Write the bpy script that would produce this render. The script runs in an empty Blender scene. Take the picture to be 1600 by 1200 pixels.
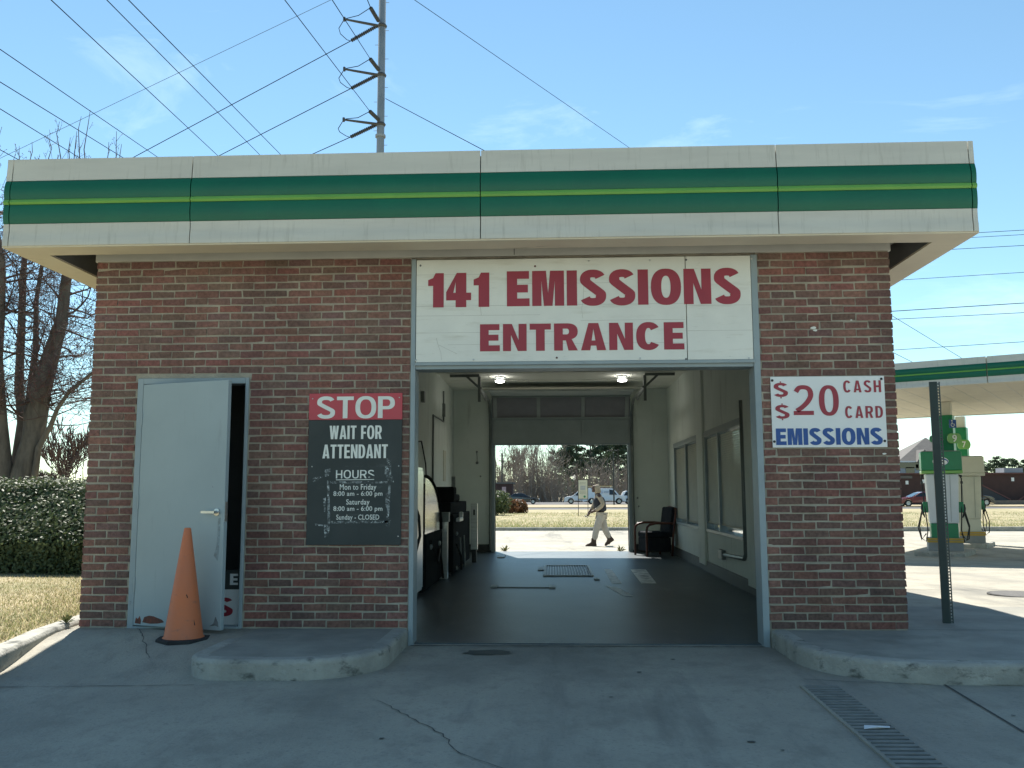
import bpy, math, random
from mathutils import Vector, Matrix, Euler
random.seed(7)
R = math.radians
SC = bpy.context.scene
COL = SC.collection

# ------------------------------------------------------------------ camera
F, YAW, PITCH, ROLL = 1421.67, .0444486, .1184142, -.0031175
CAM = Vector((0, -7.7727, 1.13074))
_fw = Vector((-math.sin(YAW)*math.cos(PITCH), math.cos(YAW)*math.cos(PITCH), math.sin(PITCH)))
_r0 = Vector((math.cos(YAW), math.sin(YAW), 0)); _u0 = _r0.cross(_fw)
_rt = _r0*math.cos(ROLL)+_u0*math.sin(ROLL); _up = _u0*math.cos(ROLL)-_r0*math.sin(ROLL)
cd = bpy.data.cameras.new('camera'); cam = bpy.data.objects.new('camera', cd); COL.objects.link(cam)
cam.matrix_world = Matrix(((_rt.x, _up.x, -_fw.x, CAM.x), (_rt.y, _up.y, -_fw.y, CAM.y), (_rt.z, _up.z, -_fw.z, CAM.z), (0, 0, 0, 1)))
cd.sensor_width = 36; cd.lens = 36*F/1600; cd.clip_start = .05; cd.clip_end = 6000
SC.camera = cam

# ------------------------------------------------------------------ world, sun, exposure
SUN_EL = R(51.5); SUN_AZ = math.atan2(-.27, 1)          # the sun stands behind the building, a little to its left
w = bpy.data.worlds.new('World'); SC.world = w; w.use_nodes = True
nt = w.node_tree; bg = nt.nodes['Background']
sky = nt.nodes.new('ShaderNodeTexSky'); sky.sky_type = 'NISHITA'; sky.sun_disc = False
sky.sun_elevation = SUN_EL; sky.sun_rotation = SUN_AZ; sky.altitude = 200; sky.air_density = 1.0; sky.dust_density = .0; sky.ozone_density = 4.5
tc = nt.nodes.new('ShaderNodeTexCoord'); mp = nt.nodes.new('ShaderNodeMapping')
mp.inputs['Scale'].default_value = (1.2, 2.2, 5.0); mp.inputs['Rotation'].default_value = (.25, .35, .2)
n1 = nt.nodes.new('ShaderNodeTexNoise'); n1.inputs['Scale'].default_value = 2.2; n1.inputs['Detail'].default_value = 9; n1.inputs['Roughness'].default_value = .62; n1.inputs['Distortion'].default_value = .7
cr = nt.nodes.new('ShaderNodeValToRGB'); cr.color_ramp.elements[0].position = .56; cr.color_ramp.elements[0].color = (0, 0, 0, 1); cr.color_ramp.elements[1].position = .82; cr.color_ramp.elements[1].color = (.26, .26, .26, 1)
mx = nt.nodes.new('ShaderNodeMix'); mx.data_type = 'RGBA'
L = nt.links.new
L(tc.outputs['Generated'], mp.inputs['Vector']); L(mp.outputs[0], n1.inputs['Vector']); L(n1.outputs['Fac'], cr.inputs[0]); L(cr.outputs[0], mx.inputs['Factor'])
L(sky.outputs[0], mx.inputs['A']); mx.inputs['B'].default_value = (9, 9.6, 10.2, 1)
tint = nt.nodes.new('ShaderNodeMix'); tint.data_type = 'RGBA'; tint.blend_type = 'MULTIPLY'; tint.inputs['Factor'].default_value = 1; tint.inputs['B'].default_value = (1.0, 1.07, .90, 1)
L(mx.outputs['Result'], tint.inputs['A']); L(tint.outputs['Result'], bg.inputs[0]); bg.inputs[1].default_value = .072
sd = bpy.data.lights.new('sun', 'SUN'); sd.energy = 4.0; sd.angle = R(.53); sd.color = (1, .95, .87)
sun = bpy.data.objects.new('sun', sd); COL.objects.link(sun)
sdir = Vector((math.sin(SUN_AZ)*math.cos(SUN_EL), math.cos(SUN_AZ)*math.cos(SUN_EL), math.sin(SUN_EL)))
sun.rotation_euler = sdir.to_track_quat('Z', 'Y').to_euler(); sun.location = (-6, 20, 30)
SC.view_settings.view_transform = 'Standard'; SC.view_settings.look = 'None'; SC.view_settings.exposure = 1.43; SC.view_settings.gamma = 1
SC.render.engine = 'CYCLES'; SC.cycles.max_bounces = 8; SC.cycles.diffuse_bounces = 7

# ------------------------------------------------------------------ helpers
def at(x, y, Y):
    """point of the place seen at photo pixel x, y on the upright plane Y"""
    d = _fw + _rt*((x-800)/F) - _up*((y-600)/F)
    return CAM + d*((Y-CAM.y)/d.y)
def atz(x, y, Z):
    d = _fw + _rt*((x-800)/F) - _up*((y-600)/F)
    return CAM + d*((Z-CAM.z)/d.z)

class MB:
    def __init__(s): s.v = []; s.f = []; s.c = []
    def add(s, vs, fs, col=None):
        b = len(s.v); s.v += [tuple(p) for p in vs]; s.f += [tuple(i+b for i in f) for f in fs]
        s.c += [col]*len(fs); return s
    def box(s, x0, x1, y0, y1, z0, z1, col=None):
        return s.add([(x0,y0,z0),(x1,y0,z0),(x1,y1,z0),(x0,y1,z0),(x0,y0,z1),(x1,y0,z1),(x1,y1,z1),(x0,y1,z1)],
                     [(0,3,2,1),(4,5,6,7),(0,1,5,4),(1,2,6,5),(2,3,7,6),(3,0,4,7)], col)
    def obox(s, c, h, rz=0, col=None, rx=0, ry=0):
        m = Euler((rx, ry, rz)).to_matrix(); c = Vector(c)
        vs = [c+m@Vector((a*h[0], b*h[1], d*h[2])) for d in (-1, 1) for a, b in ((-1,-1),(1,-1),(1,1),(-1,1))]
        return s.add(vs, [(0,3,2,1),(4,5,6,7),(0,1,5,4),(1,2,6,5),(2,3,7,6),(3,0,4,7)], col)
    def bar(s, a, b, wx, wy, up=(0,0,1)):
        a = Vector(a); b = Vector(b); d = (b-a).normalized(); u = Vector(up)
        if abs(d.dot(u)) > .98: u = Vector((0, 1, 0))
        x = d.cross(u).normalized(); y = x.cross(d)
        vs = [p+x*(i*wx/2)+y*(j*wy/2) for p in (a, b) for i, j in ((-1,-1),(1,-1),(1,1),(-1,1))]
        return s.add(vs, [(0,3,2,1),(4,5,6,7),(0,1,5,4),(1,2,6,5),(2,3,7,6),(3,0,4,7)])
    def tube(s, pts, r, n=6, cap=True, col=None):
        pts = [Vector(p) for p in pts]; k = len(pts)
        rs = r if isinstance(r, (list, tuple)) else [r]*k
        vs = []; ref = None
        for i, p in enumerate(pts):
            d = (pts[min(i+1, k-1)]-pts[max(i-1, 0)]).normalized()
            if ref is None: ref = Vector((0, 0, 1)) if abs(d.z) < .9 else Vector((1, 0, 0))
            x = d.cross(ref).normalized(); y = x.cross(d).normalized(); ref = y
            for j in range(n):
                a = 2*math.pi*j/n; vs.append(p+x*(math.cos(a)*rs[i])+y*(math.sin(a)*rs[i]))
        fs = [(i*n+j, i*n+(j+1) % n, (i+1)*n+(j+1) % n, (i+1)*n+j) for i in range(k-1) for j in range(n)]
        if cap: fs += [tuple(range(n-1, -1, -1)), tuple((k-1)*n+j for j in range(n))]
        return s.add(vs, fs, col)
    def lathe(s, prof, c=(0,0,0), n=16, axis='z', cap=True):
        c = Vector(c); vs = []
        for r, z in prof:
            for j in range(n):
                a = 2*math.pi*j/n; p = (math.cos(a)*r, math.sin(a)*r, z)
                if axis == 'x': p = (p[2], p[0], p[1])
                if axis == 'y': p = (p[0], p[2], p[1])
                vs.append(c+Vector(p))
        k = len(prof); fs = [(i*n+j, i*n+(j+1) % n, (i+1)*n+(j+1) % n, (i+1)*n+j) for i in range(k-1) for j in range(n)]
        if cap: fs += [tuple(range(n-1, -1, -1)), tuple((k-1)*n+j for j in range(n))]
        return s.add(vs, fs)
    def prism(s, poly, a, b, axis='z'):
        """poly: 2D points; axis z: (x,y), axis y: (x,z), axis x: (y,z)"""
        def P(p, h): return (p[0], p[1], h) if axis == 'z' else (p[0], h, p[1]) if axis == 'y' else (h, p[0], p[1])
        n = len(poly)
        return s.add([P(p, a) for p in poly]+[P(p, b) for p in poly],
                     [tuple(range(n-1, -1, -1)), tuple(range(n, 2*n))]+[(i, (i+1) % n, n+(i+1) % n, n+i) for i in range(n)])
    def sweep(s, path, sec, closed=False):
        """sweep a section [(offset to the left of the path, z)] along a 2D path"""
        k = len(path); vs = []; m = len(sec)
        for i in range(k):
            p = Vector(path[i]); a = Vector(path[max(i-1, 0)]); b = Vector(path[min(i+1, k-1)])
            d = (b-a).normalized(); nn = Vector((-d.y, d.x))
            base = p.z if len(p) == 3 else 0
            for o, z in sec: vs.append((p.x+nn.x*o, p.y+nn.y*o, z+base))
        fs = [(i*m+j, i*m+(j+1) % m, (i+1)*m+(j+1) % m, (i+1)*m+j) for i in range(k-1) for j in range(m)]
        fs += [tuple(range(m)), tuple((k-1)*m+j for j in range(m-1, -1, -1))]
        return s.add(vs, fs)
    def mesh(s, name):
        me = bpy.data.meshes.new(name); me.from_pydata(s.v, [], s.f)
        if any(c is not None for c in s.c):
            at_ = me.color_attributes.new('Col', 'FLOAT_COLOR', 'CORNER'); d = []
            for f, c in zip(s.f, s.c): d += list((*(c or (.5, .5, .5)), 1))*len(f)
            at_.data.foreach_set('color', d)
        me.update(); return me
    def build(s, name, mat, parent=None, smooth=False, bevel=0, fix=True):
        me = s.mesh(name)
        if fix:
            import bmesh
            bm = bmesh.new(); bm.from_mesh(me); bmesh.ops.recalc_face_normals(bm, faces=bm.faces); bm.to_mesh(me); bm.free()
        return link(name, me, mat, parent, smooth, bevel)

def link(name, me, mat, parent=None, smooth=False, bevel=0):
    if mat is not None:
        me.materials.clear()
        for m in (mat if isinstance(mat, list) else [mat]): me.materials.append(m)
    o = bpy.data.objects.new(name, me); COL.objects.link(o)
    if parent is not None:
        o.parent = parent
        if parent.type == 'EMPTY': o.matrix_parent_inverse = Matrix.Translation(-Vector(parent.location))
    if smooth:
        me.polygons.foreach_set('use_smooth', [True]*len(me.polygons))
        if smooth == 'auto':
            me.set_sharp_from_angle(angle=R(38))
    if bevel:
        md = o.modifiers.new('bevel', 'BEVEL'); md.width = bevel; md.segments = 2; md.limit_method = 'ANGLE'
    return o
def tag(o, label, cat, group=None):
    o['label'] = label; o['category'] = cat
    if group: o['group'] = group
    return o
def struct(o, kind='structure'): o['kind'] = kind; return o
def thing(name, label, cat, loc=(0,0,0), group=None):
    o = bpy.data.objects.new(name, None); o.empty_display_size = .2; COL.objects.link(o); o.location = loc
    return tag(o, label, cat, group)
def copy_tree(o, parent=None):
    c = o.copy(); COL.objects.link(c); c.parent = parent
    for ch in list(o.children): copy_tree(ch, c)
    return c
def spot(o, loc, rz=0):
    """a thing built round the origin is put in its place"""
    o.location = loc; o.rotation_euler = (0, 0, rz); return o

# ---- materials
def mat(name, c1, c2=None, scale=8, rough=.6, bump=0, bscale=None, metal=0, lo=.35, hi=.65, stretch=(1,1,1), detail=6, spec=.4, emit=0, coat=0, trans=0):
    m = bpy.data.materials.new(name); m.use_nodes = True; t = m.node_tree; b = t.nodes['Principled BSDF']
    b.inputs['Roughness'].default_value = rough; b.inputs['Metallic'].default_value = metal; b.inputs['Specular IOR Level'].default_value = spec
    b.inputs['Coat Weight'].default_value = coat; b.inputs['Transmission Weight'].default_value = trans
    b.inputs['Base Color'].default_value = (*c1, 1)
    if emit: b.inputs['Emission Color'].default_value = (*c1, 1); b.inputs['Emission Strength'].default_value = emit
    if c2 or bump:
        tcn = t.nodes.new('ShaderNodeTexCoord'); mpn = t.nodes.new('ShaderNodeMapping'); mpn.inputs['Scale'].default_value = stretch
        t.links.new(tcn.outputs['Object'], mpn.inputs['Vector'])
    if c2:
        n = t.nodes.new('ShaderNodeTexNoise'); n.inputs['Scale'].default_value = scale; n.inputs['Detail'].default_value = detail; n.inputs['Roughness'].default_value = .6
        r = t.nodes.new('ShaderNodeMapRange'); r.inputs['From Min'].default_value = lo; r.inputs['From Max'].default_value = hi
        x = t.nodes.new('ShaderNodeMix'); x.data_type = 'RGBA'; x.inputs['A'].default_value = (*c1, 1); x.inputs['B'].default_value = (*c2, 1)
        t.links.new(mpn.outputs[0], n.inputs['Vector']); t.links.new(n.outputs['Fac'], r.inputs['Value']); t.links.new(r.outputs[0], x.inputs['Factor']); t.links.new(x.outputs['Result'], b.inputs['Base Color'])
    if bump:
        n2 = t.nodes.new('ShaderNodeTexNoise'); n2.inputs['Scale'].default_value = bscale or scale*4; n2.inputs['Detail'].default_value = 5
        bp = t.nodes.new('ShaderNodeBump'); bp.inputs['Strength'].default_value = bump; bp.inputs['Distance'].default_value = .02
        t.links.new(mpn.outputs[0], n2.inputs['Vector']); t.links.new(n2.outputs['Fac'], bp.inputs['Height']); t.links.new(bp.outputs[0], b.inputs['Normal'])
    return m
def over(m, col, scale, lo, hi, stretch=(1,1,1), detail=8, loc=(0,0,0)):
    """lay another noise-shaped layer of colour (stain, rust, wear) over a material"""
    t = m.node_tree; b = t.nodes['Principled BSDF']; tcn = t.nodes.new('ShaderNodeTexCoord'); mpn = t.nodes.new('ShaderNodeMapping')
    mpn.inputs['Scale'].default_value = stretch; mpn.inputs['Location'].default_value = loc
    n = t.nodes.new('ShaderNodeTexNoise'); n.inputs['Scale'].default_value = scale; n.inputs['Detail'].default_value = detail; n.inputs['Roughness'].default_value = .65
    r = t.nodes.new('ShaderNodeMapRange'); r.inputs['From Min'].default_value = lo; r.inputs['From Max'].default_value = hi
    x = t.nodes.new('ShaderNodeMix'); x.data_type = 'RGBA'; x.inputs['B'].default_value = (*col, 1)
    t.links.new(tcn.outputs['Object'], mpn.inputs['Vector']); t.links.new(mpn.outputs[0], n.inputs['Vector']); t.links.new(n.outputs['Fac'], r.inputs['Value']); t.links.new(r.outputs[0], x.inputs['Factor'])
    src = b.inputs['Base Color'].links
    if src: t.links.new(src[0].from_socket, x.inputs['A'])
    else: x.inputs['A'].default_value = b.inputs['Base Color'].default_value
    t.links.new(x.outputs['Result'], b.inputs['Base Color']); return m
def attr_mat(name, rough=.85, nscale=60, bump=.4, vary=.35):
    m = mat(name, (.5,.5,.5), None, nscale, rough, bump, nscale); t = m.node_tree; b = t.nodes['Principled BSDF']
    a = t.nodes.new('ShaderNodeAttribute'); a.attribute_name = 'Col'
    n = t.nodes.new('ShaderNodeTexNoise'); n.inputs['Scale'].default_value = nscale*.5; n.inputs['Detail'].default_value = 6
    g = t.nodes.new('ShaderNodeNewGeometry'); t.links.new(g.outputs['Position'], n.inputs['Vector'])
    r = t.nodes.new('ShaderNodeMapRange'); r.inputs['From Min'].default_value = .3; r.inputs['From Max'].default_value = .7; r.inputs['To Min'].default_value = 1-vary; r.inputs['To Max'].default_value = 1+vary
    x = t.nodes.new('ShaderNodeVectorMath'); x.operation = 'SCALE'
    t.links.new(n.outputs['Fac'], r.inputs['Value']); t.links.new(a.outputs['Color'], x.inputs[0]); t.links.new(r.outputs[0], x.inputs['Scale']); t.links.new(x.outputs[0], b.inputs['Base Color'])
    return m
def weather(m, k=.3):
    t = m.node_tree; b = t.nodes['Principled BSDF']; src = b.inputs['Base Color'].links[0].from_socket
    g_ = t.nodes.new('ShaderNodeNewGeometry'); mp_ = t.nodes.new('ShaderNodeMapping'); mp_.inputs['Scale'].default_value = (1.4, 1.4, .7)
    n = t.nodes.new('ShaderNodeTexNoise'); n.inputs['Scale'].default_value = 1.3; n.inputs['Detail'].default_value = 7; n.inputs['Roughness'].default_value = .65
    r = t.nodes.new('ShaderNodeMapRange'); r.inputs['From Min'].default_value = .35; r.inputs['From Max'].default_value = .65; r.inputs['To Min'].default_value = 1-k; r.inputs['To Max'].default_value = 1+k
    x = t.nodes.new('ShaderNodeVectorMath'); x.operation = 'SCALE'
    t.links.new(g_.outputs['Position'], mp_.inputs[0]); t.links.new(mp_.outputs[0], n.inputs['Vector']); t.links.new(n.outputs['Fac'], r.inputs['Value']); t.links.new(src, x.inputs[0]); t.links.new(r.outputs[0], x.inputs['Scale']); t.links.new(x.outputs[0], b.inputs['Base Color'])
def leafy(name, c1, c2, scale=1.5, trans=.25):
    m = mat(name, c1, c2, scale, .55, 0, spec=.35); t = m.node_tree; b = t.nodes['Principled BSDF']; out = t.nodes['Material Output']
    tr = t.nodes.new('ShaderNodeBsdfTranslucent'); ms = t.nodes.new('ShaderNodeMixShader'); ms.inputs[0].default_value = trans
    s = b.inputs['Base Color'].links[0].from_socket; t.links.new(s, tr.inputs[0]); t.links.new(b.outputs[0], ms.inputs[1]); t.links.new(tr.outputs[0], ms.inputs[2]); t.links.new(ms.outputs[0], out.inputs[0])
    return m

M = {}
M['brick'] = attr_mat('brick', .9, 70, .5, .28)
M['mortar'] = mat('mortar', (.39,.36,.285), (.29,.27,.22), 5, .95, .5, 90)
weather(M['brick'], .22); weather(M['mortar'], .2)
M['drive'] = over(over(mat('drive_concrete', (.39,.365,.295), (.31,.29,.235), .9, .9, .35, 60), (.20,.195,.17), .45, .52, .8), (.43,.415,.355), 14, .6, .85)
over(over(over(M['drive'], (.24,.23,.20), .8, .52, .8, (1,.10,1)), (.17,.165,.15), 130, .60, .72), (.52,.50,.44), 170, .66, .76); over(over(M['drive'], (.21,.205,.18), 38, .55, .75), (.15,.148,.132), 1.1, .56, .72, (1,.12,1), loc=(3,1,0)); over(M['drive'], (.23,.218,.18), 5.5, .50, .78, (1,.6,1), loc=(9,4,0))
M['walk'] = over(mat('walk_concrete', (.32,.31,.265), (.235,.23,.20), 2.5, .9, .3, 60), (.13,.13,.115), 1.1, .55, .8)
M['kerb'] = over(over(mat('kerb_concrete', (.40,.39,.34), (.28,.275,.24), 4, .9, .5, 40), (.11,.112,.098), 5, .56, .68, (1,1,2)), (.58,.57,.5), 9, .62, .75)
M['joint'] = mat('joint', (.05,.05,.048), (.08,.08,.075), 20, .95)
M['lawn'] = over(mat('lawn', (.34,.285,.17), (.20,.19,.09), .5, .95, .6, 40, lo=.4, hi=.62), (.42,.36,.23), 6, .5, .75)
M['grass'] = attr_mat('grass_blade', .8, 20, 0, .3)
_t = M['grass'].node_tree; _b = _t.nodes['Principled BSDF']; _tr = _t.nodes.new('ShaderNodeBsdfTranslucent'); _ms = _t.nodes.new('ShaderNodeMixShader'); _ms.inputs[0].default_value = .5
_t.links.new(_b.inputs['Base Color'].links[0].from_socket, _tr.inputs[0]); _t.links.new(_b.outputs[0], _ms.inputs[1]); _t.links.new(_tr.outputs[0], _ms.inputs[2]); _t.links.new(_ms.outputs[0], _t.nodes['Material Output'].inputs[0])
M['verge'] = mat('verge', (.34,.28,.18), (.26,.225,.13), .12, .95)
M['asphalt'] = mat('asphalt', (.085,.085,.085), (.06,.06,.062), .6, .9)
M['fascia'] = over(mat('fascia_white', (.56,.55,.48), (.50,.49,.43), 3, .45, 0, stretch=(.4,1,3)), (.37,.36,.30), 6, .55, .85, (6,1,.5))
M['green'] = over(mat('green_vinyl', (.003,.115,.06), (.003,.10,.055), 2, .38, spec=.4), (.02,.12,.075), 6, .6, .95, (8,1,.4))
M['lime'] = mat('lime_vinyl', (.14,.36,.06), (.12,.32,.055), 3, .35, coat=.3)
M['soffit'] = over(mat('soffit_cream', (.62,.58,.46), (.56,.52,.42), 2, .6), (.22,.2,.15), 3, .62, .8, (1,6,1))
M['frieze'] = mat('frieze_grey', (.50,.50,.45), (.44,.44,.40), 3, .55)
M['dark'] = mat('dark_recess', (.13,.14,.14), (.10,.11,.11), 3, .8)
M['bluegrey'] = over(over(mat('bluegrey_paint', (.31,.38,.40), (.28,.345,.365), 1.5, .5), (.24,.29,.305), 4, .6, .8, (4,4,.6)), (.13,.11,.1), 16, .70, .76)
M['frame'] = over(mat('frame_paint', (.29,.35,.37), (.25,.305,.325), 3, .45), (.14,.15,.15), 12, .66, .76)
M['rust'] = mat('rust', (.20,.065,.045), (.09,.055,.045), 30, .9, .4)
M['boardwhite'] = over(over(mat('board_white', (.74,.75,.69), (.67,.68,.63), 2, .5, .1, 30), (.52,.51,.43), 3.5, .54, .85, (.5,1,3.5)), (.36,.35,.29), 9, .64, .8, (1.2,1,9))
M['signwhite'] = mat('sign_white', (.76,.78,.77), (.72,.74,.735), 2, .4)
M['red'] = over(mat('red_vinyl', (.33,.035,.055), (.29,.032,.05), 3, .45), (.35,.13,.13), 12, .7, .85)
M['stopred'] = mat('stop_red', (.50,.06,.08), (.46,.056,.075), 3, .4)
M['blue'] = mat('blue_vinyl', (.015,.07,.26), (.02,.085,.30), 6, .45)
M['signblack'] = over(mat('sign_black', (.032,.042,.042), (.045,.055,.055), 3, .55, spec=.3), (.10,.12,.11), 5, .62, .85, (1,1,3))
M['letterwhite'] = mat('letter_white', (.78,.80,.74), (.70,.72,.67), 9, .5)
M['residue'] = over(mat('tape_residue', (.04,.05,.05), (.26,.29,.29), 30, .6, lo=.47, hi=.63), (.58,.62,.62), 46, .57, .63)
M['black'] = mat('black_plastic', (.016,.018,.019), (.025,.027,.028), 8, .45)
M['matt'] = mat('matt_black', (.013,.015,.016), (.02,.022,.023), 8, .95, spec=.05)
M['rubber'] = mat('rubber', (.02,.02,.02), (.035,.035,.034), 12, .8)
M['orange'] = over(mat('cone_orange', (.62,.175,.065), (.54,.17,.08), 4, .55), (.25,.12,.09), 9, .6, .8, (1,1,2))
M['steel'] = mat('stainless', (.55,.56,.55), (.45,.46,.45), 4, .28, metal=.9, stretch=(1,1,8))
M['galv'] = mat('galvanised', (.30,.33,.35), (.24,.27,.29), 2, .55, metal=.25, stretch=(1,1,.3))
M['postgreen'] = mat('post_green', (.022,.045,.042), (.018,.032,.032), 6, .5)
M['wallin'] = over(over(mat('inner_wall', (.72,.77,.71), (.66,.71,.65), 1.2, .7), (.36,.38,.34), 1.6, .58, .85, (3,3,.5)), (.16,.165,.15), 7, .72, .8)
M['ceiling'] = over(mat('ceiling', (.74,.75,.66), (.68,.69,.61), 1, .8), (.46,.45,.38), 1.2, .58, .85)
M['floorin'] = over(over(mat('inner_floor', (.075,.098,.108), (.055,.074,.083), 1.1, .42, .15, 40), (.036,.05,.057), .7, .50, .66, (1,.3,1)), (.14,.165,.175), 5, .62, .82, (1,.25,1))
M['blind'] = leafy('blind', (.50,.49,.40), (.44,.43,.36), 4, .35)
M['base'] = mat('baseboard', (.06,.065,.062), (.045,.05,.05), 3, .6)
M['trackgrey'] = mat('track_grey', (.20,.22,.21), (.16,.18,.17), 5, .5, metal=.3)
M['doorgrey'] = mat('overhead_door', (.36,.41,.395), (.31,.355,.34), 3, .6)
M['doorrib'] = mat('overhead_rib', (.42,.44,.41), (.36,.38,.35), 5, .5)
M['doorglass'] = mat('overhead_pane', (.30,.29,.295), (.26,.25,.255), 4, .5)
M['pane'] = mat('window_glass', (.9,.95,.93), None, 2, .02, spec=.5, trans=.96)
M['lamp'] = mat('lamp_glow', (1, .98, .92), emit=10)
M['wood'] = mat('chair_wood', (.13,.045,.025), (.09,.03,.02), 14, .35, stretch=(1,1,4))
M['seat'] = mat('chair_vinyl', (.02,.024,.03), (.03,.033,.038), 10, .9, spec=.1)
M['plate'] = mat('floor_plate', (.42,.44,.42), (.30,.32,.31), 12, .5)
M['paintmark'] = mat('worn_paint', (.80,.82,.80), (.34,.36,.36), 7, .5, lo=.46, hi=.62)
M['paper'] = mat('paper', (.75,.76,.76), (.68,.69,.7), 12, .8)
M['bark'] = mat('bark', (.17,.145,.12), (.09,.078,.066), 6, .95, .7, 25, stretch=(1,1,.3))
M['twig'] = mat('twig', (.115,.075,.065), (.08,.056,.05), 4, .9)
M['bud'] = mat('bud', (.16,.055,.055), (.12,.05,.05), 5, .8)
M['twighazed'] = mat('twig_hazed', (.31,.25,.20), (.25,.205,.165), 2, .9)  # far twigs: distance haze is put into the colour by lightening it
M['hedge'] = leafy('hedge_leaf', (.06,.09,.035), (.105,.13,.055), 5, .28)
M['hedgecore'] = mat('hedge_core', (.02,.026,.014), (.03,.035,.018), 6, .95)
M['pine'] = leafy('pine_needles', (.035,.062,.03), (.06,.09,.045), .6)
M['shrubred'] = leafy('red_shrub_leaf', (.24,.085,.03), (.12,.075,.03), 2.5)
M['weed'] = leafy('weed_leaf', (.16,.15,.06), (.10,.12,.04), 12)
M['wire'] = mat('wire', (.010,.014,.02), (.014,.018,.024), 3, .95, spec=0)
M['wirepale'] = mat('wire_pale', (.10,.15,.20), (.11,.16,.21), 3, .95, spec=0)
M['insul'] = mat('insulator', (.045,.05,.055), (.06,.065,.07), 6, .45)
M['carglass'] = mat('car_glass', (.015,.018,.02), (.02,.024,.026), 3, .08, spec=.7)
M['carwhite'] = mat('car_white', (.72,.74,.76), (.70,.72,.74), 3, .25, coat=.6)
M['cardark'] = mat('car_dark', (.025,.028,.032), (.03,.033,.037), 3, .22, coat=.8)
M['carred'] = mat('car_red', (.17,.012,.02), (.15,.011,.018), 3, .22, coat=.8)
M['rim'] = mat('wheel_rim', (.40,.41,.42), (.32,.33,.34), 8, .3, metal=.8)
M['tail'] = mat('tail_lamp', (.35,.02,.02), (.3,.02,.02), 6, .3)
M['head'] = mat('head_lamp', (.7,.72,.74), (.6,.62,.64), 6, .15)
M['pumpwhite'] = mat('pump_white', (.62,.65,.68), (.58,.61,.64), 3, .35)
M['pumpcream'] = mat('pump_cream', (.55,.55,.46), (.50,.50,.42), 3, .4)
M['pumpgreen'] = mat('pump_green', (.012,.20,.085), (.01,.18,.075), 3, .35)
M['yellow'] = mat('yellow_paint', (.50,.32,.05), (.44,.28,.05), 6, .5)
M['pumpbase'] = mat('pump_base_grey', (.28,.29,.29), (.23,.24,.24), 5, .7)
M['farbrick'] = mat('far_brick', (.075,.042,.038), (.06,.036,.033), 1.5, .9)
M['farroof'] = mat('far_roof', (.135,.13,.12), (.11,.105,.10), 2, .9)
M['farwall'] = mat('far_wall', (.34,.36,.38), (.3,.32,.34), 1, .8)
M['skin'] = mat('skin', (.075,.038,.024), (.06,.03,.02), 20, .5)
M['trouser'] = mat('trouser_cloth', (.36,.345,.315), (.31,.295,.27), 10, .9, .3, 60)
M['hoodie'] = mat('hoodie_cloth', (.33,.28,.215), (.28,.24,.18), 10, .95, .3, 60)
M['vest'] = mat('vest_cloth', (.02,.023,.03), (.03,.033,.04), 10, .85, .3, 50)
M['boot'] = mat('boot_leather', (.055,.032,.022), (.04,.025,.018), 10, .7)
M['soil'] = mat('soil', (.10,.075,.05), (.14,.11,.075), 3, .95, .5)
M['signcream'] = mat('sign_cream', (.58,.57,.47), (.52,.51,.42), 3, .6)
M['signpink'] = mat('sign_pink', (.50,.33,.33), (.45,.3,.3), 3, .6)

FONT = bpy.data.curves.new('fontdummy', 'FONT').font
def text_mesh(txt, x0, x1, z0, z1, y, bold=0., space=1.0, thick=.002, name='lettering'):
    """flat print: letters fitted to a box on an upright plane that looks toward -Y"""
    cu = bpy.data.curves.new('t', 'FONT'); cu.body = txt; cu.offset = bold; cu.space_character = space; cu.resolution_u = 4; cu.extrude = .01
    ob = bpy.data.objects.new('t', cu); COL.objects.link(ob)
    dg = bpy.context.evaluated_depsgraph_get(); me = bpy.data.meshes.new_from_object(ob.evaluated_get(dg))
    bpy.data.objects.remove(ob); bpy.data.curves.remove(cu); me.name = name
    xs = [v.co.x for v in me.vertices]; ys = [v.co.y for v in me.vertices]
    a, b, c, d = min(xs), max(xs), min(ys), max(ys)
    for v in me.vertices:
        v.co = (x0+(v.co.x-a)/(b-a)*(x1-x0), y-(thick if v.co.z > 0 else 0), z0+(v.co.y-c)/(d-c)*(z1-z0))
    return me
def text_px(txt, m, parent, xl, xr, yt, yb, Y, bold=0., space=1.0, ym=None):
    """letters fitted between photo columns xl..xr and rows yt..yb (taken at the middle) on the plane Y"""
    xm = (xl+xr)/2; a = at(xl, (yt+yb)/2, Y).x; b = at(xr, (yt+yb)/2, Y).x
    z1 = at(xm, yt, Y).z; z0 = at(xm, yb, Y).z
    return link('lettering', text_mesh(txt, a, b, z0, z1, Y, bold, space), m, parent)

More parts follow.
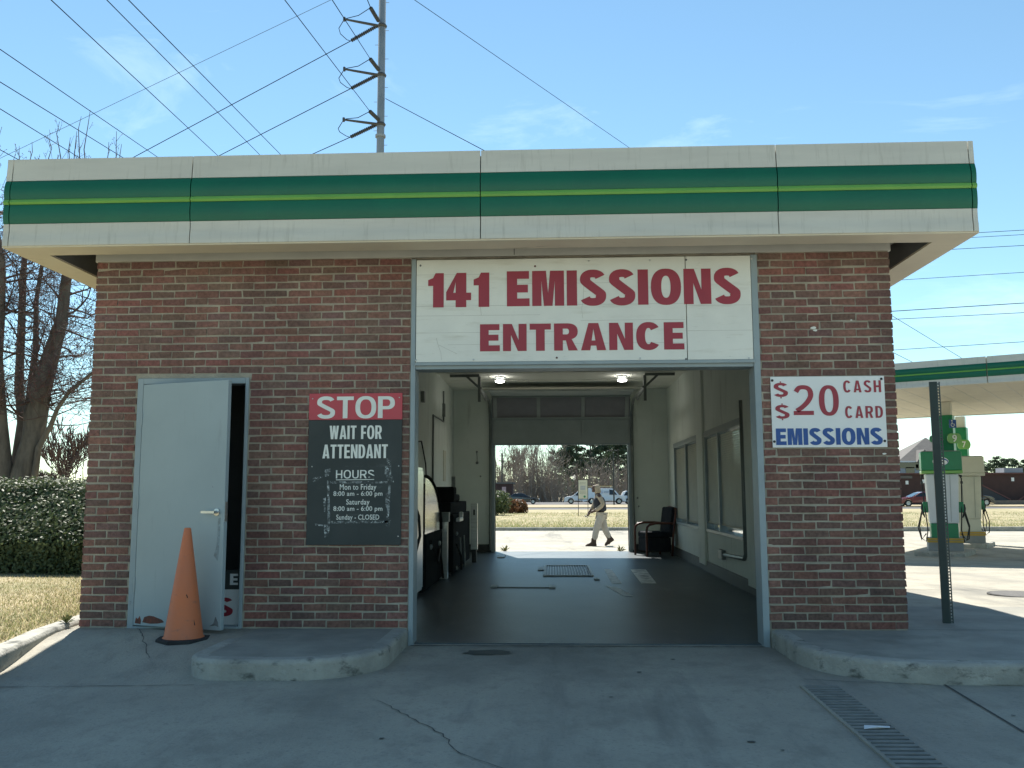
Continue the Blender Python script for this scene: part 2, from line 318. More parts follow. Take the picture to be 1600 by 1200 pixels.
# ---- grotesque capitals drawn as outlines (the lettering of the painted boards)
GW = {'1':.44,'2':.66,'4':.70,'0':.68,'A':.80,'C':.78,'D':.76,'E':.64,'F':.60,'H':.74,'I':.0,'L':.6,'M':.90,'N':.76,'O':.84,'P':.68,'R':.76,'S':.74,'T':.68,'U':.74,'W':1.08,'$':.74,' ':.34}
def glyph(ch, W, tx, ty):
    """closed outlines in a box W wide and 1 high; stems tx wide, bars ty high"""
    def ell(cx, cy, rx, ry, a0, a1, n=20, p=2.35):
        out = []
        for i in range(n+1):
            a = R(a0+(a1-a0)*i/n); c, s = math.cos(a), math.sin(a)
            out.append((cx+rx*math.copysign(abs(c)**(2/p), c), cy+ry*math.copysign(abs(s)**(2/p), s)))
        return out
    def stroke(P):
        l, r = [], []
        for i, p in enumerate(P):
            a = Vector(P[max(i-1, 0)]); b = Vector(P[min(i+1, len(P)-1)]); d = (b-a).normalized(); n = Vector((-d.y*tx/2, d.x*ty/2))
            l.append((p[0]+n.x, p[1]+n.y)); r.append((p[0]-n.x, p[1]-n.y))
        return [l+r[::-1]]
    def spline(K, n=7):
        out = []; K = [Vector(k) for k in K]; E_ = [K[0]*2-K[1]]+K+[K[-1]*2-K[-2]]
        for i in range(1, len(E_)-2):
            for j in range(n):
                t = j/n; a, b, c, d = E_[i-1:i+3]; q = .5*((2*b)+(c-a)*t+(2*a-5*b+4*c-d)*t*t+(3*b-a-3*c+d)*t**3); out.append((q.x, q.y))
        out.append((K[-1].x, K[-1].y)); return out
    h = (1-ty)/2
    if ch == 'I': return [[(0,0),(tx,0),(tx,1),(0,1)]], tx
    if ch == '1': return [[(W-tx,0),(W,0),(W,1),(W-tx*.78,1),(W-tx*1.0,.86),(0,.80),(0,.80-ty*.78),(W-tx,.80-ty*.78)]], W
    if ch == '4': return [[(W-tx*1.45,0),(W-tx*.45,0),(W-tx*.45,.20),(W,.20),(W,.20+ty),(W-tx*.45,.20+ty),(W-tx*.45,1),(W-tx*1.35,1),(0,.20+ty*1.1),(0,.20),(W-tx*1.45,.20)], [(W-tx*1.45,.20+ty),(W-tx*1.45,.74),(.20,.20+ty)]], W
    if ch == 'E': return [[(0,0),(W,0),(W,ty),(tx,ty),(tx,h),(W*.93,h),(W*.93,h+ty),(tx,h+ty),(tx,1-ty),(W*.98,1-ty),(W*.98,1),(0,1)]], W
    if ch == 'F': return [[(0,0),(tx,0),(tx,h-.04),(W*.92,h-.04),(W*.92,h-.04+ty),(tx,h-.04+ty),(tx,1-ty),(W,1-ty),(W,1),(0,1)]], W
    if ch == 'L': return [[(0,0),(W,0),(W,ty),(tx,ty),(tx,1),(0,1)]], W
    if ch == 'T': return [[(W/2-tx/2,0),(W/2+tx/2,0),(W/2+tx/2,1-ty),(W,1-ty),(W,1),(0,1),(0,1-ty),(W/2-tx/2,1-ty)]], W
    if ch == 'H': return [[(0,0),(tx,0),(tx,h),(W-tx,h),(W-tx,0),(W,0),(W,1),(W-tx,1),(W-tx,h+ty),(tx,h+ty),(tx,1),(0,1)]], W
    if ch == 'N': return [[(0,0),(tx*.92,0),(tx*.92,.60),(W-tx*1.02,0),(W,0),(W,1),(W-tx*.92,1),(W-tx*.92,.40),(tx*1.02,1),(0,1)]], W
    if ch == 'M': return [[(0,0),(tx*.9,0),(tx*.9,.72),(W/2-tx*.42,0),(W/2+tx*.42,0),(W-tx*.9,.72),(W-tx*.9,0),(W,0),(W,1),(W-tx*1.35,1),(W/2,.36),(tx*1.35,1),(0,1)]], W
    if ch == 'W': return [[(W*.16,0),(W*.16+tx*1.05,0),(W*.5,.60),(W*.84-tx*1.05,0),(W*.84,0),(W,1),(W-tx,1),(W*.80-tx*.35,.40),(W*.5+tx*.5,1),(W*.5-tx*.5,1),(W*.20+tx*.35,.40),(tx,1),(0,1)]], W
    if ch == 'A':
        k = .17; s = (W/2-tx*.55)
        xin = lambda y: tx*1.04+(W/2-tx*1.04)*y/.80
        return [[(0,0),(tx*1.04,0),(xin(k)-.0,k),(W-xin(k),k),(W-tx*1.04,0),(W,0),(W/2+tx*.56,1),(W/2-tx*.56,1)], [(xin(k+ty*.85),k+ty*.85),(W/2,.80),(W-xin(k+ty*.85),k+ty*.85)]], W
    if ch in 'O0': return [ell(W/2,.5,W/2,.515,0,360,40)[:-1], ell(W/2,.5,W/2-tx,.515-ty*.92,0,360,40)[:-1]], W
    if ch == 'C': return stroke(ell(W/2,.5,W/2-tx/2,.515-ty/2,38,322,30)), W
    if ch == 'U': return stroke([(tx/2,1)]+ell(W/2,.34,W/2-tx/2,.355-ty/2,180,360,16)+[(W-tx/2,1)]), W
    if ch == 'D': return [[(0,0),(W*.42,0)]+ell(W*.42,.5,W*.58,.5,-80,80,14)+[(W*.42,1),(0,1)], [(tx,ty*.9),(W*.42,ty*.9)]+ell(W*.42,.5,W*.58-tx,.5-ty*.9,-80,80,14)+[(W*.42,1-ty*.9),(tx,1-ty*.9)]], W
    if ch in 'PR':
        b = .40; cy = b+(1-b)/2; ry = (1-b)/2; o = ell(W*.55,cy,W*.45,ry,-80,80,12)
        lo = [(0,0),(tx,0),(tx,b),(W*.55,b)] if ch == 'P' else [(0,0),(tx,0),(tx,b-.03),(W*.50,b-.03),(W-tx*1.08,0),(W,0),(W*.74,b+.02)]
        return [lo+o+[(W*.55,1),(0,1)], [(tx,b+ty*.88),(W*.52,b+ty*.88)]+ell(W*.52,cy,max(.05,W*.48-tx),max(.04,ry-ty*.88),-80,80,12)+[(W*.52,1-ty*.88),(tx,1-ty*.88)]], W
    if ch == '2':
        P = ell(W/2,.72,W/2-tx/2,.295-ty/2,165,0,14)[:-1]+[(W-tx/2-.01,.62),(W*.70,.44),(W*.42,.26),(tx*.60,ty*1.05)]
        s = stroke(spline([P[0], P[4], P[7], P[10], P[13]]+P[14:], 5))[0]
        return [s, [(0.0,0),(W,0),(W,ty),(.0,ty)]], W
    if ch in 'S$':
        ax, by = W/2-tx/2, .52-ty/2
        up = ell(W/2,.745,ax*.95,.27-ty/2,18,205,9); lo = ell(W/2,.262,ax,.277-ty/2,25,-162,9)
        P = spline(up+[(W*.5,.505)]+lo, 3)
        return stroke(P)+([[(W/2-.035,1.03),(W/2+.035,1.03),(W/2+.035,1.12),(W/2-.035,1.12)], [(W/2-.035,-.12),(W/2+.035,-.12),(W/2+.035,-.03),(W/2-.035,-.03)]] if ch == '$' else []), W
    return [], W
def sign_mesh(txt, x0, x1, z0, z1, y, tx=.26, ty=.2, gap=.08, wide=1.0, thick=.002):
    cu = bpy.data.curves.new('t', 'CURVE'); cu.dimensions = '2D'; cu.fill_mode = 'BOTH'; cu.extrude = .01; pen = 0
    for ch in txt:
        loops, W = glyph(ch, GW[ch]*wide, tx, ty) if ch != ' ' else ([], GW[' ']*wide)
        for lp in loops:
            sp = cu.splines.new('POLY'); sp.points.add(len(lp)-1); sp.use_cyclic_u = True
            for q, (a, b) in zip(sp.points, lp): q.co = (pen+a, b, 0, 1)
        pen += W+gap
    ob = bpy.data.objects.new('t', cu); COL.objects.link(ob)
    dg = bpy.context.evaluated_depsgraph_get(); me = bpy.data.meshes.new_from_object(ob.evaluated_get(dg))
    bpy.data.objects.remove(ob); bpy.data.curves.remove(cu); me.name = 'lettering'
    xs = [v.co.x for v in me.vertices]; a, b = min(xs), max(xs); ys = [v.co.y for v in me.vertices]; lo, hi = (0, 1) if '$' not in txt else (min(ys), max(ys))
    for v in me.vertices: v.co = (x0+(v.co.x-a)/(b-a)*(x1-x0), y-(thick if v.co.z > 0 else 0), z0+(v.co.y-lo)/(hi-lo)*(z1-z0))
    return me
def sign_px(txt, m, parent, xl, xr, yt, yb, Y, tx=.26, ty=.2, gap=.08, wide=1.0):
    xm = (xl+xr)/2
    return link('lettering', sign_mesh(txt, at(xl, (yt+yb)/2, Y).x, at(xr, (yt+yb)/2, Y).x, at(xm, yb, Y).z, at(xm, yt, Y).z, Y, tx, ty, gap, wide), m, parent)

# ================================================================== SETTING
BX0, BX1, BY1 = -4.05, 2.90, 12.05           # outer walls of the building
FZ = -.13                                    # its floor
def sm(a, b, t):
    t = max(0, min(1, (t-a)/(b-a))); return t*t*(3-2*t)
def lin(a, b, t): return max(0, min(1, (t-a)/(b-a)))
def g(x, y):
    """height of the paving"""
    if -2.3 < x < 2.6 and .35 < y < 11.9: return -.35
    z = -.14
    if x < -1.6: z += .135*(1-sm(-2.55, -2.0, x))*sm(-1.5, -.2, y)*(1-sm(1, 14, y))
    back = -.24*lin(12.0, 18, y)
    side = (.134*sm(.8, 1.4, y) - .414*lin(1.5, 14.5, y)) if x > 2.7 else 0
    k = lin(3.2, 7, x) if y > 12 else (1 if x > 2.7 else 0)
    return z + back*(1-k) + side*k
def lines(*segs):
    out = []
    for a, b, n in segs: out += [a+(b-a)*i/n for i in range(n)]
    out.append(segs[-1][1]); return out
gx = lines((-70, -12, 8), (-12, -5, 4), (-5, -2.6, 8), (-2.6, -1.7, 9), (-1.7, 2.55, 8), (2.55, 2.75, 1), (2.75, 8, 10), (8, 30, 10), (30, 140, 8))
gy = lines((-40, -8, 6), (-8, -2, 6), (-2, .3, 12), (.3, .36, 1), (.36, 1.5, 5), (1.5, 11.8, 8), (11.8, 12, 1), (12, 28.6, 12))
m = MB(); nx = len(gx)
m.add([(x, y, g(x, y)) for y in gy for x in gx], [(j*nx+i, j*nx+i+1, (j+1)*nx+i+1, (j+1)*nx+i) for j in range(len(gy)-1) for i in range(nx-1)])
pav = struct(m.build('pavement', M['drive']))
# ground that goes on to the horizon, lawn behind, road and verge
m = MB(); m.add([(-3000,-400,-.75), (3000,-400,-.75), (3000,4500,-.75), (-3000,4500,-.75)], [(0,1,2,3)])
struct(m.build('ground', M['verge']))
m = MB(); m.add([(-90,28.75,-.36), (150,28.75,-.36), (150,45,-.30), (-90,45,-.30), (150,72,-.37), (-90,72,-.37)], [(0,1,2,3), (3,2,4,5)])
struct(m.build('lawn', M['lawn']))
m = MB(); m.box(-120, 220, 72, 82, -.6, -.40); struct(m.build('side_road', M['asphalt']))
m = MB(); m.box(-120, 220, 82.004, 100, -.6, -.34); struct(m.build('verge', M['verge']))
m = MB(); m.box(-160, 320, 100.004, 150, -.7, -.42); struct(m.build('road', M['asphalt']))
m = MB(); m.sweep([(150, 28.6, 0), (-90, 28.6, 0)], [(0,-.6),(0,-.27),(-.02,-.25),(-.15,-.25),(-.15,-.6)]); struct(m.build('far_kerb', M['kerb'], bevel=.01))
# lawn on the left with its kerb
KL = [(-4.75, 5.0), (-4.35, 2.0), (-4.16, .35), (-4.08, -.4), (-3.95, -1.2), (-3.80, -2.0), (-3.60, -3.0), (-3.2, -4.6), (-2.6, -7.0)]
def kz(y): return .035 if y > -.5 else .035-.055*lin(-.5, -2.2, y)
m = MB(); vs = []; fs = []
for i, (x, y) in enumerate(KL):
    vs += [(x-.145, y, kz(y)-.004), (x-1.6, y, .045), (-40, y-.5, .10)]
n = len(KL)
fs = [(3*i+j, 3*i+j+1, 3*i+j+4, 3*i+j+3) for i in range(n-1) for j in (0, 1)]
vs += [(-4.9, 29, .0), (-6.5, 29, .0), (-40, 29, .0)]
fs += [(3*n, 3*n+1, 1, 0), (3*n+1, 3*n+2, 2, 1)]
m.add(vs, fs); struct(m.build('side_lawn', M['lawn']))
m = MB(); m.sweep([(x, y, kz(y)) for x, y in KL], [(0,-.3),(0,-.025),(-.02,0),(-.155,0),(-.155,-.3)])
struct(m.build('kerb', M['kerb'], bevel=.008))
# raised walks in front of the walls, each with a kerb round its edge
def arc(cx, cy, r, a0, a1, n=8): return [(cx+r*math.cos(R(a0+(a1-a0)*i/n)), cy+r*math.sin(R(a0+(a1-a0)*i/n))) for i in range(n+1)]
def inset(path, d):
    out = []
    for i, p in enumerate(path):
        a = Vector(path[max(i-1, 0)]); b = Vector(path[min(i+1, len(path)-1)]); t = (b-a).normalized(); out.append((p[0]-t.y*d, p[1]+t.x*d))
    return out
isl = [(-2.58, -.55)] + arc(-2.28, -1.17, .3, 180, 270, 6) + arc(-1.86, -.83, .64, 270, 352, 10) + [(-1.225, .06)]
m = MB(); m.prism(inset(isl, .09)+[(-2.49, .06)], -.3, -.004); wl = struct(m.build('raised_walk', M['walk']))
m = MB(); m.sweep(isl, [(.0,-.3),(.0,-.02),(.022,0),(.13,.001),(.13,-.3)]); m.build('kerb_edge', M['kerb'], wl, bevel=.012)
isr = [(1.785, .06)] + arc(2.62, -.64, .83, 180, 270, 12) + [(9, -1.47)]
m = MB(); m.prism(inset(isr, .09)+[(9, 1.6), (2.86, 1.6), (2.86, .06)], -.3, -.004); wr = struct(m.build('raised_walk', M['walk']))
m = MB(); m.sweep(isr, [(.0,-.3),(.0,-.02),(.022,0),(.13,.001),(.13,-.3)]); m.build('kerb_edge', M['kerb'], wr, bevel=.012)
# expansion joints and cracks
def strip(name, pts, wd, parent, mt='joint', dz=.005, jit=0, zf=None):
    m = MB(); vs = []; rng = random.Random(len(pts)+int(abs(pts[0][0])*100))
    P = []
    for a, b in zip(pts[:-1], pts[1:]):
        k = max(1, int((Vector(b)-Vector(a)).length/(.06 if jit else .25)))
        P += [Vector(a).lerp(Vector(b), i/k) for i in range(k)]
    P.append(Vector(pts[-1]))
    for i, p in enumerate(P):
        d = (P[min(i+1, len(P)-1)]-P[max(i-1, 0)]).normalized(); nn = Vector((-d.y, d.x))
        p = p+nn*rng.uniform(-jit, jit); ww = wd*(rng.uniform(.35, 1.2) if jit else 1)
        for s in (-1, 1):
            q = p+nn*(s*ww/2); vs.append((q.x, q.y, (zf or g)(q.x, q.y)+dz))
    m.add(vs, [(2*i, 2*i+1, 2*i+3, 2*i+2) for i in range(len(P)-1)]); return m.build(name, M[mt], parent)
def gp(*px): return [tuple(atz(x, y, -.14).xy) for x, y in px]
strip('crack', gp((590,1095),(640,1122),(690,1148),(718,1178),(760,1192),(800,1205)), .008, pav, jit=.012)
strip('crack', gp((203,985),(215,1010),(232,1040)), .007, pav, jit=.012)
strip('crack', gp((1255,1062),(1330,1066),(1450,1070),(1600,1072)), .008, pav, jit=.006)
strip('joint', gp((1475,1070),(1600,1145)), .014, pav)
strip('joint', [(-3.9,-1.75),(-2.4,-1.62)], .01, pav, jit=.004)
strip('joint', [(-1.2,-.02),(1.73,-.02)], .02, pav, jit=.004)
strip('joint', [(3.0,3.9),(60,3.4)], .02, pav); strip('joint', [(4.9,2.0),(20,1.2)], .016, pav); strip('joint', [(8.2,1.8),(10.4,14)], .016, pav)
strip('joint', [(3.2,7.5),(60,7.5)], .02, pav); strip('joint', [(-20,16.5),(40,16.5)], .02, pav); strip('joint', [(-20,21),(40,21)], .02, pav); strip('joint', [(-20,25),(40,25)], .02, pav); strip('joint', [(2.9,.02),(9,-.02)], .01, wr, zf=lambda x, y: -.004)
m = MB()
def blob(x, y, rx, ry, seed, z=.005):
    rng = random.Random(seed); n = 18; vs = [(x, y, g(x, y)+z)]
    for i in range(n):
        a = 2*math.pi*i/n; k = rng.uniform(.75, 1.1); px, py = x+math.cos(a)*rx*k, y+math.sin(a)*ry*k; vs.append((px, py, g(px, py)+z))
    return vs, [(0, 1+i, 1+(i+1) % n) for i in range(n)]
m.add(*blob(-.53, -.33, .2, .13, 3))
for i_, (bx_, by_, br_) in enumerate(((1.0,-2.9,.022),(1.12,-3.05,.012),(.35,-1.9,.014),(.6,-1.1,.02),(-.9,-2.9,.016),(2.6,-2.3,.014),(.9,-.6,.02))): m.add(*blob(bx_, by_, br_, br_*.8, 30+i_))
m.build('oil_stain', mat('oil_stain', (.045,.06,.055), (.06,.07,.066), 9, .6), pav)

# ================================================================== BUILDING
bld = thing('emissions_building', 'brick emissions testing bay with green striped canopy fascia and open drive-through', 'building', (-.57, 5.6, -.14))
OX0, OX1, OZ = -1.205, 1.742, 3.16            # drive-through opening
DX0, DX1, DZ = -3.625, -2.639, 2.13           # door opening
IXL, IXR, IY, CZ = -2.14, 2.45, 11.8, 3.33    # inner faces
CH = .0677
m = MB()
m.box(BX0+.008, DX0, .0045, .2, -.3, 3.5); m.box(DX0, DX1, .0045, .2, DZ, 3.5); m.box(DX1, OX0-.02, .0045, .2, -.3, 3.5)
m.box(OX1+.02, BX1-.008, .0045, .2, -.3, 3.5); m.box(OX0-.02, OX1+.02, .03, .2, 3.17, 3.5)
fw = m.build('front_wall', M['mortar'], bld)
m = MB(); m.box(BX0+.008, BX0+.2, .2, BY1, -.3, 3.5); m.build('side_wall', M['mortar'], bld)
WIN = [(4.12, 6.99), (7.72, 10.68)]; WB0, WB1 = .5, 2.085
m = MB(); y = .2
for a, b in WIN: m.box(BX1-.33, BX1-.008, y, a, -.3, 3.5); m.box(BX1-.33, BX1-.008, a, b, -.3, WB0); m.box(BX1-.33, BX1-.008, a, b, WB1, 3.5); y = b
m.box(BX1-.33, BX1-.008, y, BY1, -.3, 3.5); m.build('side_wall', M['mortar'], bld)
# bricks
rng = random.Random(11)
def brick_col():
    t = rng.random()
    if t < .50: c = (.182, .095, .078)
    elif t < .80: c = (.158, .096, .080)
    elif t < .94: c = (.208, .090, .074)
    else: c = (.118, .118, .114)
    k = rng.uniform(.86, 1.14); return tuple(min(1, a*k*rng.uniform(.95, 1.05)) for a in c)
BL, BH, BJ = .1905, .0542, .0127
def brick_mesh(col, jit=.0018):
    b = MB(); b.box(-.5, .5, 0, .09, -.5, .5, col)
    j = lambda s: rng.uniform(-jit, jit)/s
    b.v = [(x+j(BL), y+(j(1)*1.2 if y == 0 else 0), z+j(BH)) for x, y, z in b.v]
    return b
variants = []
for i in range(36):
    bm_ = brick_mesh(brick_col(), .0038); me = bm_.mesh('brick'); me.materials.append(M['brick']); variants.append((bm_, me))
bricks = []                                    # (x0, x1, z)
def course(x0, x1, half_at, full):             # fill a course between two ends, joints counted from the outer corner
    pass
for c in range(47):
    z = 3.182-(c+1)*CH+CH/2
    even = c % 2
    def fill(xa, xb, start, step):
        """xa..xb filled with bricks whose joints sit at start+k*.2032"""
        k = math.floor((xa-start)/.2032); x = start+k*.2032
        while x < xb-1e-4:
            a = max(x, xa); b = min(x+.2032, xb)
            if b-a > .03: bricks.append((a, b, z, a-x > .001, x+.2032-b > .001))
            x += .2032
    off = 0 if even else .1016
    spans = [(BX0, OX0-.02)] if z-CH/2 > DZ+.02 else [(BX0, DX0-.003), (DX1+.003, OX0-.02)]
    for a, b in spans: fill(a, b, BX0+off-.2032*(1 if off else 0), 0)
    fill(OX1+.035, BX1, BX1+off-.1016*0, 0)
items = []
for a, b, z, ca, cb in bricks:
    jt = rng.uniform(-.0022, .0022); x0 = a+(BJ/2 if a > BX0+.001 and abs(a-OX1-.035) > .001 else 0)+rng.uniform(-.002,.002); x1 = b-(BJ/2 if b < BX1-.001 else 0)+rng.uniform(-.002,.002)
    x0 = max(x0, BX0); x1 = min(x1, BX1)
    if x1-x0 < .03: continue
    cx = (x0+x1)/2; d = Vector((cx, 0, z))-CAM; area = (x1-x0)/d.dot(_fw)**2
    items.append((area, cx, z+jt*.6, x1-x0))
items.sort(reverse=True)
rest = MB()
for i, (ar, cx, z, wdt) in enumerate(items):
    b, me = variants[rng.randrange(36)]
    dy = rng.uniform(-.002, .002)
    hh = BH+rng.uniform(-.0015, .0015)
    if i < 298:
        o = bpy.data.objects.new('brick', me); COL.objects.link(o); o.parent = fw; o.location = (cx, dy, z); o.scale = (wdt, 1, hh)
    else:
        rest.add([(cx+v[0]*wdt, dy+v[1], z+v[2]*hh) for v in b.v], b.f, b.c[0])
for X, s in ((BX0, 1), (BX1, -1)):             # the same bond on the long sides
    for c in range(47):
        z = 3.182-(c+1)*CH+CH/2; y = .0925+BJ+(.1016 if c % 2 else 0)
        if c % 2: rest.box(min(X, X+s*.09), max(X, X+s*.09), .0925+BJ, .1016+.0925-.002, z-BH/2, z+BH/2, brick_col())
        while y < BY1:
            y2 = min(y+BL, BY1)
            if X == BX1 and WB0 < z < WB1 and any(a < y+.1 < b for a, b in WIN): y += .2032; continue
            rest.box(min(X, X+s*.09), max(X, X+s*.09), y, y2, z-BH/2, z+BH/2, brick_col()); y += .2032
o = rest.build('brickwork', M['brick'], bld); o['kind'] = 'stuff'
for x_, y_, w_ in ((1271,512,.03), (1274,516,.022), (1381,709,.022), (1330,500,.012)):
    p_ = at(x_, y_, -.003); m = MB(); n_ = 9; r2 = random.Random(int(x_)); m.add([(p_.x+math.cos(6.28*k/n_)*w_*r2.uniform(.5,1.1), -.0035, p_.z+math.sin(6.28*k/n_)*w_*.45*r2.uniform(.5,1.1)) for k in range(n_)], [tuple(range(n_))]); m.build('mortar_chip', M['boardwhite'], bld)
# steel jambs of the drive-through
for x0, x1 in ((OX0-.018, OX0+.022), (OX1-.022, OX1+.032)):
    m = MB(); m.box(x0, x1, -.012, .21, -.16, 3.165); m.build('jamb', M['frame'], bld, bevel=.004)
m = MB(); m.box(OX0+.022, OX1-.022, .0, .21, 2.19, 2.245); m.build('header', M['frame'], bld, bevel=.004)
m = MB(); m.box(OX0+.022, OX1-.022, .05, .2, 2.245, 3.165); m.build('header_panel', M['frieze'], bld)
# front door, standing ajar toward the camera
m = MB(); m.box(DX0, DX0+.052, -.014, .16, -.02, DZ); m.box(DX1-.03, DX1, -.014, .16, -.02, DZ); m.box(DX0+.052, DX1-.03, -.014, .16, DZ-.05, DZ)
m.box(DX0+.052, DX1-.03, -.02, .2, -.06, .012); m.build('door_frame', M['frame'], bld, bevel=.004)
hx, hy = DX0+.055, -.018; da = R(-19); DW = .91
def dl(x, y, z): return (hx+x*math.cos(da)-y*math.sin(da), hy+x*math.sin(da)+y*math.cos(da), z)
def dbox(x0, x1, y0, y1, z0, z1):
    b = MB(); b.box(x0, x1, y0, y1, z0, z1); b.v = [dl(*v) for v in b.v]; return b
dr = dbox(0, DW, 0, .042, .022, 2.075).build('door', M['bluegrey'], bld, bevel=.003)
for z in (.36, 1.06, 1.78): dbox(-.012, .004, -.006, .05, z-.06, z+.06).build('hinge', M['frame'], dr)
lv = MB(); lv.lathe([(.030,0),(.030,.012),(.012,.014),(.012,.055)], (0,0,0), 14, 'y'); lv.v = [dl(DW-.07+x, -y, z+.975) for x, y, z in lv.v]
lv.v += []; lv2 = dbox(DW-.19, DW-.055, -.062, -.046, .966, .985); lv.add(lv2.v, lv2.f); lv.build('handle', M['steel'], dr, smooth='auto')
dbox(DW-.004, DW+.004, .006, .036, .9, 1.06).build('latch_plate', M['steel'], dr)
def patch(name, pts, y, mt, par):
    b = MB(); n = len(pts); b.add([dl(x, y, z) for x, z in pts]+[dl(x, y+.004, z) for x, z in pts], [tuple(range(n))]+[(i, (i+1) % n, n+(i+1) % n, n+i) for i in range(n)]); return b.build(name, mt, par)
patch('rust_patch', [(.10,.05),(.12,.094),(.17,.108),(.22,.104),(.27,.09),(.31,.08),(.33,.06),(.27,.048),(.18,.042)], -.0025, M['rust'], dr)
patch('rust_patch', [(.02,.04),(.03,.085),(.05,.075),(.07,.10),(.085,.06),(.08,.035)], -.0025, M['rust'], dr)
patch('rust_patch', [(.80,.052),(.84,.075),(.86,.13),(.885,.085),(.89,.05),(.86,.06)], -.0025, mat('dent', (.10,.11,.11), (.16,.18,.19), 20, .7), dr)
patch('scuff', [(.82,.62),(.845,.70),(.85,.82),(.85,.92),(.875,.93),(.873,.8),(.868,.66),(.86,.58)], -.0015, over(mat('scuffed', (.24,.30,.32), (.17,.20,.205), 14, .5), (.27,.345,.375), 20, .5, .6), dr)
# room behind the door: dark store with a pale lintel strip
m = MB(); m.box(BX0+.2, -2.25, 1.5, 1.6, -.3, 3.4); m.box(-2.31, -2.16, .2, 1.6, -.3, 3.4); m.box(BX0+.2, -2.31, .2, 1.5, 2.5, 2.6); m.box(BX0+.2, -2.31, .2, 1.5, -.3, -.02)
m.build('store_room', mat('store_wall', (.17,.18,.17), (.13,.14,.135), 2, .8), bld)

# fascia in panels round the roof
FY, FX0, FX1, FZ0, FZ1 = -.55, -4.585, 3.41, 3.185, 3.937
prof_w1 = [(0, FZ1), (.004, 3.86), (.012, 3.745)]                       # white, upper
prof_g1 = [(.012, 3.741), (.020, 3.722), (.030, 3.69), (.033, 3.65), (.030, 3.612), (.024, 3.582)]
prof_l = [(.024, 3.580), (.034, 3.567), (.036, 3.553), (.026, 3.536)]
prof_g2 = [(.022, 3.533), (.026, 3.50), (.026, 3.45), (.022, 3.41), (.014, 3.375)]
prof_w2 = [(.010, 3.372), (.006, 3.31), (.012, 3.255), (.014, 3.25), (.014, FZ0)]
def run(prof, a, b, out):                       # strip along the edge a-b; out = outward 2D unit vector
    if abs(out[0]) == 1: prof = [(o*.25, z) for o, z in prof]
    v = MB(); n = len(prof); back = -.03
    ring = prof+[(back, prof[-1][1]), (back, prof[0][1])]; k = len(ring)
    vs = [(p[0]+out[0]*o, p[1]+out[1]*o, z) for p in (a, b) for o, z in ring]
    v.add(vs, [(i, (i+1) % k, k+(i+1) % k, k+i) for i in range(k)]+[tuple(range(k)), tuple(range(2*k-1, k-1, -1))]); return v
xs = [FX0, -4.53, -2.99, -.575, 1.832, 3.365, FX1]
edges = [((xs[i]+.004, FY), (xs[i+1]-.004, FY), (0, -1)) for i in range(len(xs)-1)]
RB = BY1+.45
ys = [FY, FY+.05, 1.9, 4.3, 6.8, 9.3, RB]
edges += [((FX1, ys[i]+.004), (FX1, ys[i+1]-.004), (1, 0)) for i in range(len(ys)-1)] + [((FX0, ys[i]+.004), (FX0, ys[i+1]-.004), (-1, 0)) for i in range(len(ys)-1)]
edges += [((FX0, RB), (FX1, RB), (0, 1))]
for a, b, o_ in edges:
    p = run(prof_w1, a, b, o_).build('fascia_panel', M['fascia'], bld, smooth='auto')
    run(prof_w2, a, b, o_).build('lower_band', M['fascia'], p, smooth='auto')
    run(prof_g1, a, b, o_).build('green_band', M['green'], p, smooth='auto'); run(prof_g2, a, b, o_).build('green_band', M['green'], p, smooth='auto')
    run(prof_l, a, b, o_).build('lime_stripe', M['lime'], p, smooth='auto')
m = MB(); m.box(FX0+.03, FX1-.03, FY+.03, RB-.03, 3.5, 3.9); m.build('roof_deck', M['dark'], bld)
# return lip under the fascia, dark recess, frieze board on the wall
m = MB()
LW = .26
m.box(FX0-.002, FX1+.002, FY, FY+LW, FZ0-.012, FZ0+.004); m.box(FX0-.002, FX0+LW, FY+LW, RB, FZ0-.012, FZ0+.004); m.box(FX1-LW, FX1+.002, FY+LW, RB, FZ0-.012, FZ0+.004)
m.build('soffit_lip', M['soffit'], bld)
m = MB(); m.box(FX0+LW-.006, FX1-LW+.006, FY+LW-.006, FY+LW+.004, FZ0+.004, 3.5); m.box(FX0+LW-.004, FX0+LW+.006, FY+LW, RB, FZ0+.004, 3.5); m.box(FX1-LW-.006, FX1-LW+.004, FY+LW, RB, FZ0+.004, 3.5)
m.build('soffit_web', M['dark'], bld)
m = MB(); m.box(BX0-.006, BX1+.006, -.018, .0, 3.183, 3.5); m.box(BX0-.018, BX0, 0, RB-.4, 3.183, 3.5); m.box(BX1, BX1+.018, 0, RB-.4, 3.183, 3.5)
m.build('frieze', M['frieze'], bld, bevel=.003)
m = MB(); m.box(FX0+LW+.05, FX0+LW+.11, FY+LW, RB, 3.36, 3.42); m.build('eave_rail', M['frieze'], bld)
m = MB(); m.box(FX1-LW-.11, FX1-LW-.05, FY+LW, RB, 3.36, 3.42); m.build('eave_rail', M['frieze'], bld)
m = MB(); m.add([(-.325,-.0195,3.19),(-.319,-.0195,3.19),(-.319,-.0195,3.3),(-.325,-.0195,3.3)], [(0,1,2,3)]); m.build('frieze_seam', M['joint'], bld)

